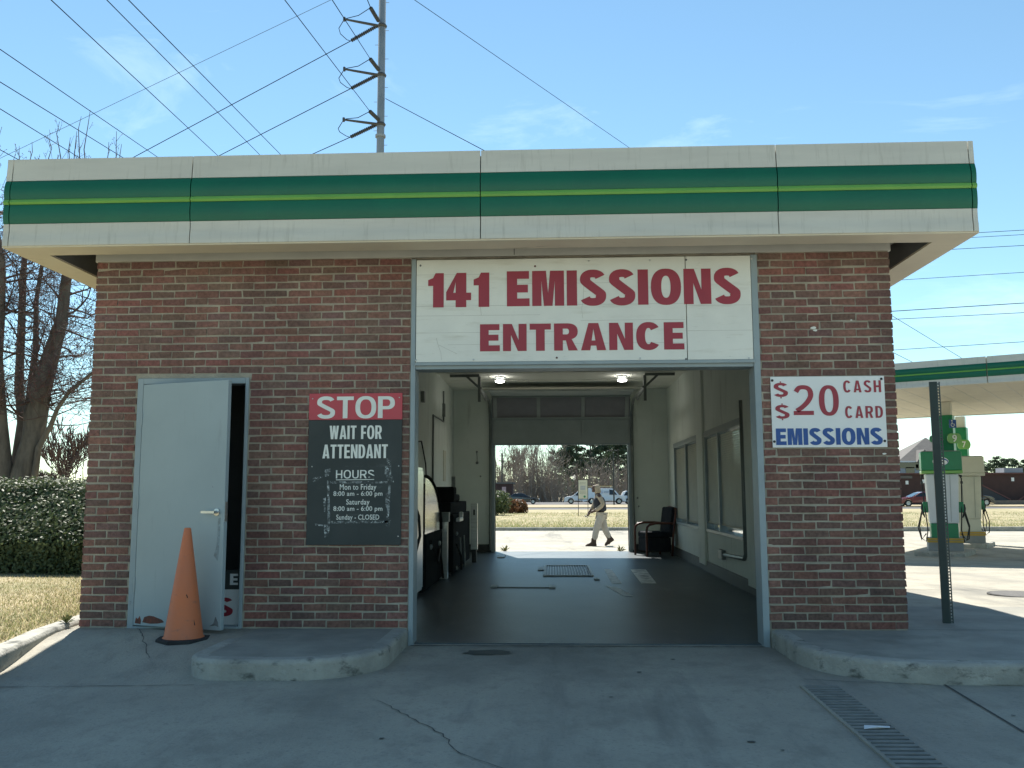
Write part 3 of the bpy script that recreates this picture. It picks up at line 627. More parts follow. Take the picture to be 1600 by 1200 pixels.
# ---- inside
m = MB(); m.box(IXL-.2, IXR+.2, .08, BY1+.02, -.4, FZ); floor = m.build('floor', M['floorin'], bld)
m = MB(); m.box(IXL-.1, IXL, .21, IY, FZ, 3.42); m.box(IXL, OX0-.018, .2, .26, FZ, 3.42); iwl = m.build('inner_wall', M['wallin'], bld)
m = MB(); W = [(4.12, 6.99), (7.72, 10.68)]; WZ0, WZ1 = .5, 2.085
y = .21
for a, b in W:
    m.box(IXR, IXR+.12, y, a, FZ, 3.42); m.box(IXR, IXR+.12, a, b, FZ, WZ0); m.box(IXR, IXR+.12, a, b, WZ1, 3.42); y = b
m.box(IXR, IXR+.12, y, IY, FZ, 3.42); m.box(OX1+.032, IXR, .2, .26, FZ, 3.42); iwr = m.build('inner_wall', M['wallin'], bld)
m = MB(); BO0, BO1, BOZ = -1.245, 1.60, 3.05
m.box(BX0+.2, BO0, IY, BY1, -.3, 3.5); m.box(BO1, BX1-.2, IY, BY1, -.3, 3.5); m.box(BO0, BO1, IY, BY1, BOZ, 3.5); m.build('back_wall', M['wallin'], bld)
m = MB(); m.box(IXL, IXR, .21, IY, CZ, CZ+.05); ceil = m.build('ceiling', M['ceiling'], bld)
for y in [1.5+1.22*i for i in range(9)]:
    m = MB(); m.box(IXL, IXR, y, y+.018, CZ-.012, CZ-.001); m.build('batten', M['ceiling'], ceil)
for x in (-1.2, -.2, .6, 1.5):
    m = MB(); m.box(x, x+.012, .21, IY, CZ-.006, CZ-.001); m.build('batten', M['ceiling'], ceil)
for x0, x1, y0, y1 in ((IXL, IXL+.015, .3, IY), (IXR-.02, IXR, .3, IY), (IXL+.015, BO0, IY-.02, IY), (BO1, IXR-.02, IY-.02, IY)):
    m = MB(); m.box(x0, x1, y0, y1, FZ, .035); m.build('baseboard', M['base'], bld)
for x0, x1 in ((BO0-.07, BO0), (BO1, BO1+.07)):
    m = MB(); m.box(x0, x1, IY-.06, BY1+.01, FZ, 3.12); m.build('jamb', M['frame'], bld, bevel=.004)
# windows of the right wall, blinds down to a hand above the sill
for wi, (a, b) in enumerate(W):
    m = MB(); t = .05
    m.box(IXR-.022, IXR+.1, a, b, WZ0, WZ0+t); m.box(IXR-.03, IXR+.1, a, b, WZ1-.09, WZ1); m.box(IXR-.022, IXR+.1, a, a+t, WZ0+t, WZ1-.09); m.box(IXR-.022, IXR+.1, b-t, b, WZ0+t, WZ1-.09)
    mid = (a+b)/2 + (.25 if wi == 0 else -.1); m.box(IXR-.022, IXR+.1, mid-.03, mid+.03, WZ0+t, WZ1-.09)
    wn = m.build('window', M['frame'], bld, bevel=.003)
    m = MB(); m.box(IXR+.07, IXR+.08, a+t, mid-.03, WZ0+t, WZ1-.09); m.build('pane', M['pane'], wn)
    m = MB(); m.box(IXR+.07, IXR+.08, mid+.03, b-t, WZ0+t, WZ1-.09); m.build('pane', M['pane'], wn)
    for p, (u0, u1) in enumerate(((a+t, mid-.03), (mid+.03, b-t))):
        lo = .66 if wi == 0 else (.62 if p == 0 else .64)
        z = WZ1-.12
        while z > lo:
            sl = MB(); sl.add([(IXR+.030, u0, z), (IXR+.030, u1, z), (IXR+.012, u1, z-.034), (IXR+.012, u0, z-.034)], [(0,1,2,3)])
            sl.build('slat', M['blind'], wn, fix=False); z -= .032
        m = MB(); m.box(IXR+.005, IXR+.05, u0, u1, lo-.02, lo+.005); m.build('bottom_rail', M['blind'], wn)
m = MB(); m.box(IXR-.04, IXR, 7.05, 7.66, FZ+.1, CZ); m.build('pilaster', M['wallin'], iwr)
m = MB(); m.box(IXR-.03, IXR, 3.2, 3.9, FZ+.1, CZ); m.build('pilaster', M['wallin'], iwr)
m = MB(); m.tube([(IXR-.02, 4.03, 2.3), (IXR-.02, 4.03, .34), (IXR-.02, 4.12, .28), (IXR-.02, 5.55, .235)], .028, 8); m.build('conduit', M['trackgrey'], iwr, smooth=True)
m = MB(); m.box(IXR-.06, IXR, 5.5, 5.8, .17, .30); m.build('junction_box', M['trackgrey'], iwr, bevel=.005)
# conduit on the left wall
m = MB(); m.tube([(IXL+.02, 8.3, 1.2), (IXL+.02, 8.3, 2.5), (IXL+.02, 9.83, 2.5), (IXL+.02, 9.83, 3.1)], .018, 6); m.build('conduit', M['trackgrey'], iwl)
m = MB(); m.box(IXL, IXL+.05, 6.9, 7.05, 2.6, 2.78); m.build('junction_box', M['trackgrey'], iwl)
m = MB(); m.box(IXL, IXL+.05, 9.78, 9.9, 2.6, 2.85); m.build('junction_box', M['trackgrey'], iwl)
for x_, y_, r_ in ((745,706,.022), (745.5,723,.032), (751,744,.02), (996,778,.02), (998,791,.018)):
    p_ = at(x_, y_, IY); m = MB(); m.lathe([(r_,0),(r_,-.02),(r_*.4,-.06)], (p_.x, IY, p_.z), 8, 'y'); m.build('wall_hook', M['trackgrey'], bld)
p_ = at(745, 708, IY); q_ = at(745.5, 722, IY); m = MB(); m.tube([(p_.x, IY-.03, p_.z), (p_.x+.01, IY-.03, (p_.z+q_.z)/2), (q_.x, IY-.03, q_.z)], .006, 4); m.build('hook_cord', M['trackgrey'], bld)
m = MB(); m.tube([(IXL+.03, 5.2, 2.2), (IXL+.03, 6.0, 1.9), (IXL+.03, 6.8, 1.95), (IXL+.03, 7.3, 1.6), (IXL+.03, 7.5, 1.1)], .012, 5); m.build('cable', M['rubber'], iwl)
m = MB(); m.box(IXL, IXL+.012, 9.95, 10.35, 1.35, 1.95); m.build('wall_notice', M['signcream'], iwl)
# overhead door at the back, a third of the way down
od = MB(); od.box(BO0-.04, BO1+.04, IY-.075, IY-.05, 2.17, 2.70); ov = od.build('overhead_door', M['doorgrey'], bld)
m = MB(); m.box(BO0-.04, BO1+.04, IY-.085, IY-.045, 2.13, 2.17); m.build('bottom_seal', M['frame'], ov)
m = MB(); m.add([(BO0-.04, IY-.08, 2.705), (BO1+.04, IY-.08, 2.705), (BO1+.04, IY-.35, 3.14), (BO0-.04, IY-.35, 3.14), (BO0-.04, IY-.055, 2.715), (BO1+.04, IY-.055, 2.715), (BO1+.04, IY-.325, 3.15), (BO0-.04, IY-.325, 3.15)], [(0,1,2,3),(7,6,5,4),(0,4,5,1),(1,5,6,2),(2,6,7,3),(3,7,4,0)])
m.build('door_section', M['doorglass'], ov)
m = MB(); m.box(BO0-.04, BO1+.04, IY-1.3, IY-.36, 3.15, 3.19); m.build('door_section', M['doorgrey'], ov)
for x in (BO0+.02, BO0+.95, BO1-.95, BO1-.02):
    m = MB(); m.bar((x, IY-.1, 2.70), (x, IY-.37, 3.13), .075, .03); m.build('stile', M['doorrib'], ov)
    m = MB(); m.box(x-.03, x+.03, IY-.10, IY-.075, 2.2, 2.66); m.build('stile', M['doorgrey'], ov)
for z, y in ((3.14, IY-.42), (2.70, IY-.10)):
    m = MB(); m.box(BO0-.04, BO1+.04, y-.03, y+.02, z-.02, z+.02); m.build('rail', M['doorgrey'], ov)
m = MB(); m.tube([(BO0-.05, IY-.12, 3.22), (BO1+.05, IY-.12, 3.22)], .03, 8); m.build('torsion_bar', M['trackgrey'], ov)
for s, x in ((-1, BO0-.09), (1, BO1+.09)):
    m = MB(); m.tube([(x, IY-.07, FZ+.05), (x, IY-.07, 2.45), (x, IY-.14, 2.75), (x, IY-.35, 2.98), (x, IY-.65, 3.06), (x, 9.0, 3.06)], .03, 4); m.build('track', M['trackgrey'], ov)
    xo = x+s*.02
    m = MB(); m.bar((xo, 9.0, CZ-.06), (xo, 9.0, 2.80), .05, .05); m.bar((xo, 9.0, CZ-.04), (xo+s*.55, 9.0, CZ-.04), .05, .05); m.bar((xo+s*.24, 9.0, CZ-.05), (xo, 9.0, 3.06), .04, .04); m.build('track_hanger', M['trackgrey'], ov)
    m = MB(); m.bar((xo, 9.0, 3.06), (xo-s*.02, 10.4, 2.98), .04, .05); m.build('track_hanger', M['trackgrey'], ov)
for x, y in ((-1.0, 9.5), (1.33, 9.5)):
    t = thing('ceiling_light', 'lit round ceiling lamp of the bay nearer the wall with the equipment' if x < 0 else 'lit round ceiling lamp of the bay nearer the wall with the blinds', 'lamp', (x, y, CZ), 'pair of lit ceiling lamps')
    m = MB(); m.lathe([(.10, 0), (.10, -.02), (.04, -.03), (.04, -.07)], (x, y, CZ), 14); m.box(x-.14, x+.14, y-.02, y+.02, CZ-.035, CZ-.02); m.build('mount', M['trackgrey'], t)
    m = MB(); m.lathe([(.03, -.068), (.085, -.075), (.09, -.09), (.065, -.11), (.02, -.115)], (x, y, CZ), 18); m.build('bulb_cover', M['lamp'], t, smooth=True)
# floor of the bay: grate, plates, worn paint
t = thing('floor_grate', 'steel bar grate set in the dark floor of the bay', 'grate', (.22, 7.1, FZ))
m = MB(); m.box(-.13, .56, 6.22, 8.1, FZ+.001, FZ+.004); m.build('pit', M['black'], t)
m = MB(); m.box(-.16, .60, 8.06, 8.16, FZ+.002, FZ+.02); m.box(-.16, .60, 6.16, 6.22, FZ+.002, FZ+.02); m.box(-.16, -.12, 6.22, 8.06, FZ+.002, FZ+.02); m.box(.56, .60, 6.22, 8.06, FZ+.002, FZ+.02); m.build('frame', M['plate'], t)
for i in range(16):
    x = -.10+i*.0425; m = MB(); m.box(x, x+.014, 6.22, 8.06, FZ+.004, FZ+.018); m.build('bar', M['plate'], t)
def fpx(*px): return [tuple(atz(x, y, FZ).xy) for x, y in px]
def floor_sheet(name, px, mt, par=floor, dz=.004):
    P = fpx(*px); m = MB(); m.add([(x, y, FZ+dz) for x, y in P], [tuple(range(len(P)))]); return m.build(name, M[mt], par)
floor_sheet('paint_mark', [(944,890),(955,890),(972,912),(956,912)], 'paintmark'); floor_sheet('paint_mark', [(985,890),(1009,890),(1026,912),(1002,912)], 'paintmark')
floor_sheet('paint_mark', [(945,915),(965,918),(990,932),(975,932)], 'paintmark')
for px in ([(768,916),(776,916),(776,919),(768,919)], [(858,917),(867,917),(868,920),(858,920)], [(841,888),(847,888),(850,892),(843,892)], [(930,905),(936,905),(936,907),(929,907)], [(780,868),(787,868),(788,872),(781,872)]):
    P = fpx(*px); xs_ = [p[0] for p in P]; ys_ = [p[1] for p in P]
    m = MB(); m.box(min(xs_), max(xs_), min(ys_), max(ys_), FZ+.001, FZ+.02); m.build('anchor_plate', M['plate'], floor)
m = MB(); P = fpx((776,918.5),(858,919)); m.bar((P[0][0], P[0][1], FZ+.008), (P[1][0], P[1][1], FZ+.008), .02, .012); m.build('anchor_bar', M['trackgrey'], floor)
for i in range(3):
    m = MB(); m.box(BO0, BO1, BY1-.05+i*.001, BY1+.0, FZ-.001, FZ+.003); 

# ================================================================== SIGNS ON THE WALL
# board over the drive-through, two panels
t = thing('entrance_sign', 'wide weathered white board with red lettering over the drive-through opening', 'sign', (.26, -.03, 2.25))
SX0, SX1, SXM, SZ0, SZ1 = -1.178, 1.715, 1.158, 2.25, 3.155
for a, b in ((SX0, SXM-.003), (SXM+.003, SX1)):
    m = MB(); m.box(a, b, -.02, .049, SZ0, SZ1); pnl = m.build('board_panel', M['boardwhite'], t, bevel=.003)
m = MB(); m.box(SX0-.01, SX1+.01, -.03, .02, SZ0-.03, SZ0-.002); m.build('bottom_trim', M['frame'], t, bevel=.003)
rng = random.Random(5)
seam = mat('board_seam', (.36,.36,.31), (.5,.5,.46), 8, .8)
for z, a, b in ((3.02, SX0, -.5), (2.93, -.35, .6), (2.74, SX0, SXM-.01), (2.655, SX0, -.1), (2.505, SX0, .1), (2.60, .25, SXM-.01), (2.50, SXM+.01, SX1), (2.72, SXM+.01, SX1), (2.40, -.9, SXM-.01)):
    m = MB(); m.box(a, b, -.0212, -.02, z, z+.0022); m.build('board_seam', seam, t)
for pts in ([(-1.0,2.46),(-.985,2.40),(-.96,2.33),(-.955,2.27)], [(-.98,2.40),(-.90,2.36),(-.82,2.32)], [(.28,2.93),(.275,2.8),(.26,2.70),(.27,2.62)], [(-.62,2.76),(-.61,2.66)]):
    m = MB(); m.tube([(x, -.0205, z) for x, z in pts], .0012, 4); m.build('crack', seam, t)
sign_px('141', M['red'], t, 669, 764.5, 426.5, 480, -.021, .30, .22, .07)
sign_px('EMISSIONS', M['red'], t, 792, 1157, 421.5, 476.5, -.021, .29, .22, .075)
sign_px('ENTRANCE', M['red'], t, 750, 1069, 505, 547.5, -.021, .28, .22, .10)
for x, y, c in ((657,415,'dark'), (836,416,'rust'), (870,559,'rust'), (1072,406,'dark'), (1072,561,'dark'), (650,563,'steel'), (1170,560,'steel'), (920,408,'steel'), (1015,407,'steel'), (1174,404,'steel'), (740,562,'steel'), (1000,560,'steel')):
    p = at(x, y, -.021); m = MB(); m.lathe([(.009,0),(.009,-.004),(.004,-.006)], (p.x, -.02, p.z), 8, 'y'); m.build('screw', M[c], t)
# STOP board
t = thing('stop_sign_board', 'black upright wall sign with red STOP header and opening hours', 'sign', (-1.69, -.02, .70))
AX0, AX1, AZ0, AZ1, AZM = -2.103, -1.292, .69, 1.985, 1.755
m = MB(); m.box(AX0, AX1, -.018, -.004, AZ0, AZM-.001); m.build('board', M['signblack'], t, bevel=.002)
m = MB(); m.box(AX0, AX1, -.018, -.004, AZM+.001, AZ1); m.build('header', M['stopred'], t, bevel=.002)
LW_ = M['letterwhite']; Y_ = -.019
sign_px('STOP', LW_, t, 495.5, 617, 619.5, 653.5, Y_, .19, .165, .07)
sign_px('WAIT FOR', LW_, t, 515, 596.5, 665, 686, Y_, .165, .15, .065, .62)
sign_px('ATTENDANT', LW_, t, 504, 606, 694.5, 716, Y_, .165, .15, .065, .62)
sign_px('HOURS', LW_, t, 525, 585, 734.5, 747.5, Y_, .15, .14, .16)
text_px('Mon to Friday', LW_, t, 531, 588, 756.5, 768, Y_, .008, 1.05)
text_px('8:00 am - 6:00 pm', LW_, t, 521, 597.5, 767.5, 777, Y_, .008, 1.05)
text_px('Saturday', LW_, t, 541, 577.5, 780, 791, Y_, .008, 1.05)
text_px('8:00 am - 6:00 pm', LW_, t, 521, 597.5, 791, 800.5, Y_, .008, 1.05)
text_px('Sunday - CLOSED', LW_, t, 525.5, 592.5, 804, 814.5, Y_, .008, 1.05)
def sheet_px(name, mt, par, px, Y):
    m = MB(); P = [at(x, y, Y) for x, y in px]; n = len(P); m.add([tuple(p) for p in P]+[(p.x, p.y+.0008, p.z) for p in P], [tuple(range(n))]+[(i, (i+1) % n, n+(i+1) % n, n+i) for i in range(n)]); return m.build(name, mt, par)
sheet_px('underline', LW_, t, [(525,749.2),(584.5,748.6),(584.5,749.7),(525,750.3)], Y_)
RS = M['residue']
for px in ([(511,751),(514.5,751),(516,818),(512,818)], [(514,752),(607,752),(607,755),(514,755.5)], [(607,756),(610.5,756),(608,812),(604,812)], [(517,814),(606,813),(606,817),(517,818)],
           [(507,734),(516,732),(515.5,743),(508,745)], [(601.5,728),(606,728),(606,741),(601,741)], [(604,716),(611.5,717),(611,742),(607,742)], [(603,742),(613,743),(616,753),(606,756)],
           [(488,748),(495,744),(505,745),(498,748),(494,753),(489,753)], [(506,820),(516,818),(513,838),(507,840)], [(600,814),(610,813),(608,825),(604,824)], [(492,818),(505,820),(505,822),(493,821)], [(505,779),(509,777),(508,800),(506,800)], [(603,770),(606,770),(605,795),(602,790)]):
    sheet_px('tape_residue', RS, t, px, -.0186)
for x, y in ((488.5,623), (624,621), (487.5,729), (623,728), (622,838)):
    p = at(x, y, -.02); m = MB(); m.lathe([(.006,0),(.006,-.003),(.003,-.005)], (p.x, -.018, p.z), 8, 'y'); m.build('screw', M['steel'], t)
# price sign
t = thing('price_sign', 'white price sign reading $20 emissions bolted to the brick pier', 'sign', (2.32, -.02, 1.5))
m = MB(); m.box(1.851, 2.800, -.016, -.004, 1.497, 2.098); m.build('board', M['signwhite'], t, bevel=.002)
sign_px('$', M['red'], t, 1209, 1231, 596, 622.5, -.017, .24, .18)
sign_px('$', M['red'], t, 1211.5, 1233.5, 630.5, 656.5, -.017, .24, .18)
sign_px('2', M['red'], t, 1239.5, 1271, 602.5, 648.5, -.017, .17, .14); sign_px('0', M['red'], t, 1279.5, 1310.5, 602.5, 649, -.017, .19, .13)
sign_px('CASH', M['red'], t, 1317.5, 1376.5, 594.5, 613, -.017, .19, .16, .2, .8)
sign_px('CARD', M['red'], t, 1320.5, 1379.5, 634.5, 653, -.017, .19, .16, .2, .8)
sign_px('EMISSIONS', M['blue'], t, 1212.5, 1379, 669, 695, -.017, .28, .22, .08)
for x, y in ((1206.5,594.5), (1377,592), (1210,690), (1382.5,689)):
    p = at(x, y, -.017); m = MB(); m.lathe([(.011,0),(.011,-.004),(.006,-.008)], (p.x, -.016, p.z), 10, 'y'); m.build('bolt', M['black'], t)
# sign board stored upright in the doorway
t = thing('stored_sign_board', 'white sign board with black and red letters leaning inside the doorway', 'sign', (-2.85, .12, .01))
m = MB(); m.box(-3.25, -2.672, .10, .115, .012, .435); m.build('board', M['signwhite'], t)
a = at(352, 920, .098); b = at(375.5, 891, .098); m = MB(); m.box(-3.2, b.x, .098, .1, a.z-.005, b.z); m.build('print', M['signblack'], t)
sign_px('E', M['signwhite'], t, 359.5, 372, 896.5, 914, .097)
sign_px('S', M['red'], t, 336, 364, 934, 962.5, .098)

# ================================================================== OUT FRONT
# traffic cone
t = thing('traffic_cone', 'tall faded orange traffic cone on a black base before the grey door', 'cone')
m = MB(); m.lathe([(.165,.035),(.150,.05),(.028,.89),(.024,.90),(.012,.902)], (0,0,0), 28); m.build('cone', M['orange'], t, smooth='auto')
m = MB(); n8 = [(math.cos(R(22.5+45*i)), math.sin(R(22.5+45*i))) for i in range(8)]
m.prism([(a*.215, b*.215) for a, b in n8], 0, .038); m.build('base', M['rubber'], t, bevel=.008)
m = MB(); m.tube([(.03,-.105,.38),(.055,-.075,.30),(.08,-.085,.22),(.10,-.095,.14)], .004, 4); m.build('scuff', M['rubber'], t)
spot(t, (-2.96, -.44, -.048), .2)
# perforated sign post
t = thing('sign_post', 'dark green perforated steel post standing on the raised walk', 'post')
H = 2.10
m = MB(); m.box(-.055, 0, -.0015, .0015, -.02, H); m.box(-.0565, -.055, -.0015, .03, -.02, H); m.build('solid_face', M['postgreen'], t)
m = MB(); hw = .0075; dx, dy = math.cos(R(38)), math.sin(R(38))
def pf(u0, u1, z0, z1): m.add([(u*dx+e*dy, u*dy-e*dx, z) for z in (z0, z1) for e in (-.001, .001) for u in (u0, u1)], [(0,1,3,2), (4,6,7,5), (0,4,5,1), (2,3,7,6), (0,2,6,4), (1,5,7,3)])
pf(0, .013, -.02, H); pf(.013+2*hw, .042, -.02, H); z = -.02
while z < H: pf(.013, .013+2*hw, z, min(z+.0115, H)); z += .0265
m.build('perforated_face', M['postgreen'], t)
spot(t, (3.41, .42, -.004), R(-14))
# trench drain in the drive
t = thing('trench_drain', 'long steel trench drain grating let into the concrete drive', 'drain', (1.70, -3.0, -.14))
dl0, dl1 = Vector((1.615, -1.54)), Vector((1.50, -6.0)); dr0, dr1 = Vector((1.855, -1.535)), Vector((1.74, -6.0))
m = MB(); m.add([(p.x, p.y, -.1375) for p in (dl0, dl1, dr1, dr0)], [(0,1,2,3)]); m.build('channel', M['black'], t)
for a, b in ((dl0, dl1), (dr0, dr1)):
    m = MB(); m.bar((a.x, a.y, -.136), (b.x, b.y, -.136), .022, .012); m.build('edge_frame', M['drive'], t)
slat = mat('drain_steel', (.24,.24,.215), (.17,.172,.155), 9, .8, metal=0)
k = 64
for i in range(k):
    f = (i+.4)/k; a = dl0.lerp(dl1, f); b = dr0.lerp(dr1, f); m = MB(); m.bar((a.x+.008, a.y, -.133), (b.x-.008, b.y, -.133), .041, .007); m.build('slat', slat, t)
P = [atz(x, y, -.12) for x, y in ((1350,1131),(1362,1133),(1371,1135.5),(1390,1132.5),(1390.5,1137),(1372,1137.5),(1350,1137))]
m = MB(); vs = [(p.x, p.y, -.126+.006*(i % 3)) for i, p in enumerate(P)]; m.add(vs+[(x, y, z-.0012) for x, y, z in vs], [tuple(range(7)), tuple(range(13, 6, -1))]+[(i, (i+1) % 7, 7+(i+1) % 7, 7+i) for i in range(7)])
tag(m.build('paper_scrap', M['paper']), 'crumpled white paper scrap lying on the drain grating', 'litter')
# manhole covers on the lot
for (x, y, r, lb) in ((5.35, 3.1, .36, 'round iron cover flush in the sunlit concrete near the sign post'), (6.0, 1.75, .11, 'small round iron valve cap flush in the sunlit lot')):
    t = thing('manhole_cover', lb, 'manhole', (x, y, g(x, y)))
    m = MB(); m.lathe([(r,0),(r,.012),(r*.93,.012)], (x, y, g(x, y)+.002), 28); m.build('rim', M['joint'], t)
    m = MB(); m.lathe([(r*.91,.0),(r*.91,.014),(r*.5,.016)], (x, y, g(x, y)+.002), 28); m.build('lid', mat('cast_iron', (.12,.115,.105), (.085,.08,.075), 14, .7, .5), t)

# ================================================================== EQUIPMENT IN THE BAY
t = thing('steel_cabinet', 'tall brushed steel cabinet just inside the drive-through jamb', 'cabinet', (-1.84, 3.2, FZ))
m = MB(); m.box(-2.1, -1.64, 2.42, 3.7, FZ+.06, 1.45); m.build('body', M['steel'], t, bevel=.012)
m = MB(); m.box(-2.06, -1.68, 2.46, 3.66, FZ, FZ+.06); m.build('plinth', M['black'], t)
m = MB(); m.box(-1.639, -1.626, 2.46, 3.66, FZ+.1, 1.40); d_ = m.build('door', M['steel'], t, bevel=.004)
m = MB(); m.tube([(-1.62, 2.9, 1.0), (-1.59, 3.05, .85), (-1.58, 3.08, .62), (-1.60, 2.85, .42), (-1.61, 2.6, .22)], .018, 8); m.build('hose', M['rubber'], t, smooth=True)
t = thing('guarded_machine', 'black machine with an arched see-through guard beside the steel cabinet', 'machine', (-1.86, 4.75, FZ))
gy0, gz0, ga, gb = 3.95, .60, 1.66, .74
m = MB(); m.box(-2.08, -1.62, 3.9, 5.62, FZ+.04, gz0); m.build('body', M['matt'], t, bevel=.02)
m = MB(); m.box(-2.05, -1.66, 3.95, 5.57, FZ, FZ+.04); m.build('plinth', M['matt'], t)
m = MB(); m.box(-2.05, -1.70, 3.98, 4.5, gz0, 1.25); m.build('control_box', M['matt'], t, bevel=.02)
E_ = [(gy0+ga*math.sin(R(a)), gz0+gb*math.cos(R(a))) for a in range(0, 91, 6)]
m = MB(); m.tube([(-1.64, y, z) for y, z in E_], .022, 6); m.build('guard_rim', M['matt'], t, smooth=True)
m = MB(); m.prism([(gy0, gz0)]+E_, -1.646, -1.642, 'x'); m.build('guard_panel', mat('guard_tint', (.62,.66,.66), None, 3, .12, spec=.05, trans=1.0), t)
m = MB(); m.tube([(-1.60, 4.3, .5), (-1.57, 4.7, .2), (-1.60, 5.2, .35), (-1.58, 5.4, FZ+.05)], .016, 6); m.build('hose', M['rubber'], t, smooth=True)
for y in (4.3, 5.2): m = MB(); m.lathe([(.035,0),(.035,.02),(.012,.03)], (-1.62, y, .42), 10, 'x'); m.build('knob', M['plate'], t)
t = thing('steel_bollard', 'short square stainless steel column with a slotted head', 'column', (-1.62, 5.5, FZ))
m = MB(); m.box(-1.67, -1.56, 5.72, 5.88, FZ, .70); m.build('shaft', M['steel'], t, bevel=.006)
m = MB(); m.box(-1.68, -1.54, 5.70, 5.90, .70, .84); m.box(-1.63, -1.59, 5.694, 5.70, .73, .80); m.build('head', M['trackgrey'], t, bevel=.006)
t = thing('analyser_cabinet', 'black emissions analyser trolley with hoses and clutter on top', 'machine', (-1.75, 7.2, FZ))
m = MB(); m.box(-2.08, -1.5, 6.0, 8.7, FZ+.08, .80); m.build('body', M['matt'], t, bevel=.02)
m = MB(); m.box(-2.05, -1.55, 6.05, 8.6, .80, .98); m.build('top_shelf', M['matt'], t, bevel=.02)
m = MB(); m.box(-1.9, -1.55, 6.5, 6.9, .98, 1.22); m.box(-1.95, -1.6, 7.2, 7.9, .98, 1.10); m.build('meter_box', M['matt'], t, bevel=.03)
m = MB(); m.bar((-1.6, 6.9, .98), (-1.58, 6.7, 1.38), .06, .02); m.build('clipboard', M['plate'], t)
m = MB(); m.box(-1.50, -1.44, 6.35, 6.9, .68, .74); m.box(-1.50, -1.44, 6.8, 6.9, .74, .82); m.build('handle', M['signwhite'], t, bevel=.01)
for z in (.50, -.02): 
    m = MB(); m.lathe([(.03,0),(.03,.02),(.01,.03)], (-1.5, 6.4, z), 10, 'x'); m.build('knob', M['plate'], t)
for y in (6.9, 7.5): 
    m = MB(); m.tube([(-1.49, y, .42), (-1.47, y, .1), (-1.47, y+.02, FZ+.03)], .012, 6); m.build('hose', M['plate'], t)
m = MB(); m.tube([(-1.48, 6.3, .35), (-1.42, 6.4, .15), (-1.43, 6.5, -.05)], .018, 6); m.build('hose', M['rubber'], t)
for x in (-2.0, -1.58):
    for y in (6.15, 8.5): m = MB(); m.lathe([(.045,-.02),(.045,.02)], (x, y, FZ+.045), 10, 'x'); m.build('caster', M['rubber'], t)
t = thing('steel_upright', 'slim stainless upright at the end of the analyser trolley', 'column', (-1.42, 8.95, FZ))
m = MB(); m.box(-1.50, -1.38, 8.9, 9.0, .10, .93); m.build('shaft', M['steel'], t, bevel=.006)
m = MB(); m.box(-1.48, -1.40, 8.92, 8.98, FZ, .10); m.build('foot', M['black'], t)
m = MB(); m.box(-1.455, -1.425, 8.896, 8.9, .72, .82); m.build('slot', M['black'], t)
# armchair by the back corner
t = thing('armchair', 'dark armchair with wooden arms by the back corner of the bay', 'chair')
m = MB(); m.box(-.26, .24, -.25, .25, .36, .48); m.build('seat', M['seat'], t, bevel=.03)
m = MB(); m.obox((.285, 0, .66), (.045, .25, .30), 0, None, 0, .14); m.build('backrest', M['seat'], t, bevel=.035)
m = MB(); m.box(-.25, .24, -.26, .26, .10, .36); m.build('skirt', M['seat'], t, bevel=.02)
for s in (-1, 1):
    m = MB(); y = s*.29
    m.tube([(-.30, y, 0), (-.30, y, .50), (-.285, y, .57), (-.24, y, .615), (-.1, y, .645), (.12, y, .645), (.26, y, .63)], .024, 8); m.build('arm', M['wood'], t, smooth=True)
    m = MB(); m.tube([(.24, y, 0), (.27, y, .40), (.34, y, .92)], .024, 8); m.build('leg', M['wood'], t, smooth=True)
m = MB(); m.tube([(.34, -.29, .92), (.345, 0, .955), (.34, .29, .92)], .026, 8); m.build('top_rail', M['wood'], t, smooth=True)
spot(t, (2.02, 10.75, FZ), R(18))

# ================================================================== PERSON
def skin_part(name, mt, parent, verts, edges, radii, root=0, sub=2):
    me = bpy.data.meshes.new(name); me.from_pydata(verts, edges, []); me.update()
    ob = bpy.data.objects.new(name, me); COL.objects.link(ob)
    sk = ob.modifiers.new('skin', 'SKIN'); sk.use_smooth_shade = True; sk.branch_smoothing = .3
    for i, v in enumerate(me.skin_vertices[0].data):
        r = radii[i]; v.radius = r if isinstance(r, tuple) else (r, r); v.use_root = (i == root)
    sb = ob.modifiers.new('sub', 'SUBSURF'); sb.levels = sub; sb.render_levels = sub
    dg = bpy.context.evaluated_depsgraph_get(); out = bpy.data.meshes.new_from_object(ob.evaluated_get(dg)); bpy.data.objects.remove(ob)
    out.name = name; return link(name, out, mt, parent, True)
# local frame: the walker faces -X, z = 0 at the ground, 1.74 m tall
t = thing('person', 'person in beige hood, dark vest and pale trousers walking past the back exit', 'person')
V = [(.07,0,.92),(.05,0,1.08),(.02,0,1.24),(-.01,0,1.42),(-.05,0,1.50),(-.085,0,1.60),(-.10,0,1.68),       # pelvis..head top
     (.07,-.10,.90),(-.06,-.10,.52),(-.17,-.10,.10),(-.30,-.10,.045),                                       # leg stepping forward (near side)
     (.09,.10,.90),(.16,.10,.50),(.33,.10,.15),(.27,.10,.05),                                              # trailing leg
     (0,-.20,1.40),(.10,-.25,1.16),(-.10,-.22,1.00),(-.20,-.20,.96),                                       # near arm, elbow bent, hand in front of the vest
     (-.01,.20,1.40),(-.10,.24,1.14),(-.24,.18,.92),(-.29,.16,.86)]                                        # far arm reaching down in front
Ed = [(0,1),(1,2),(2,3),(3,4),(4,5),(5,6),(0,7),(7,8),(8,9),(9,10),(0,11),(11,12),(12,13),(13,14),(3,15),(15,16),(16,17),(17,18),(3,19),(19,20),(20,21),(21,22)]
Ra = [(.15,.12),(.14,.11),(.15,.12),(.12,.10),.055,(.085,.075),(.07,.06),.085,.065,.045,.04,.085,.065,.045,.04,.06,.05,.042,.032,.06,.05,.042,.032]
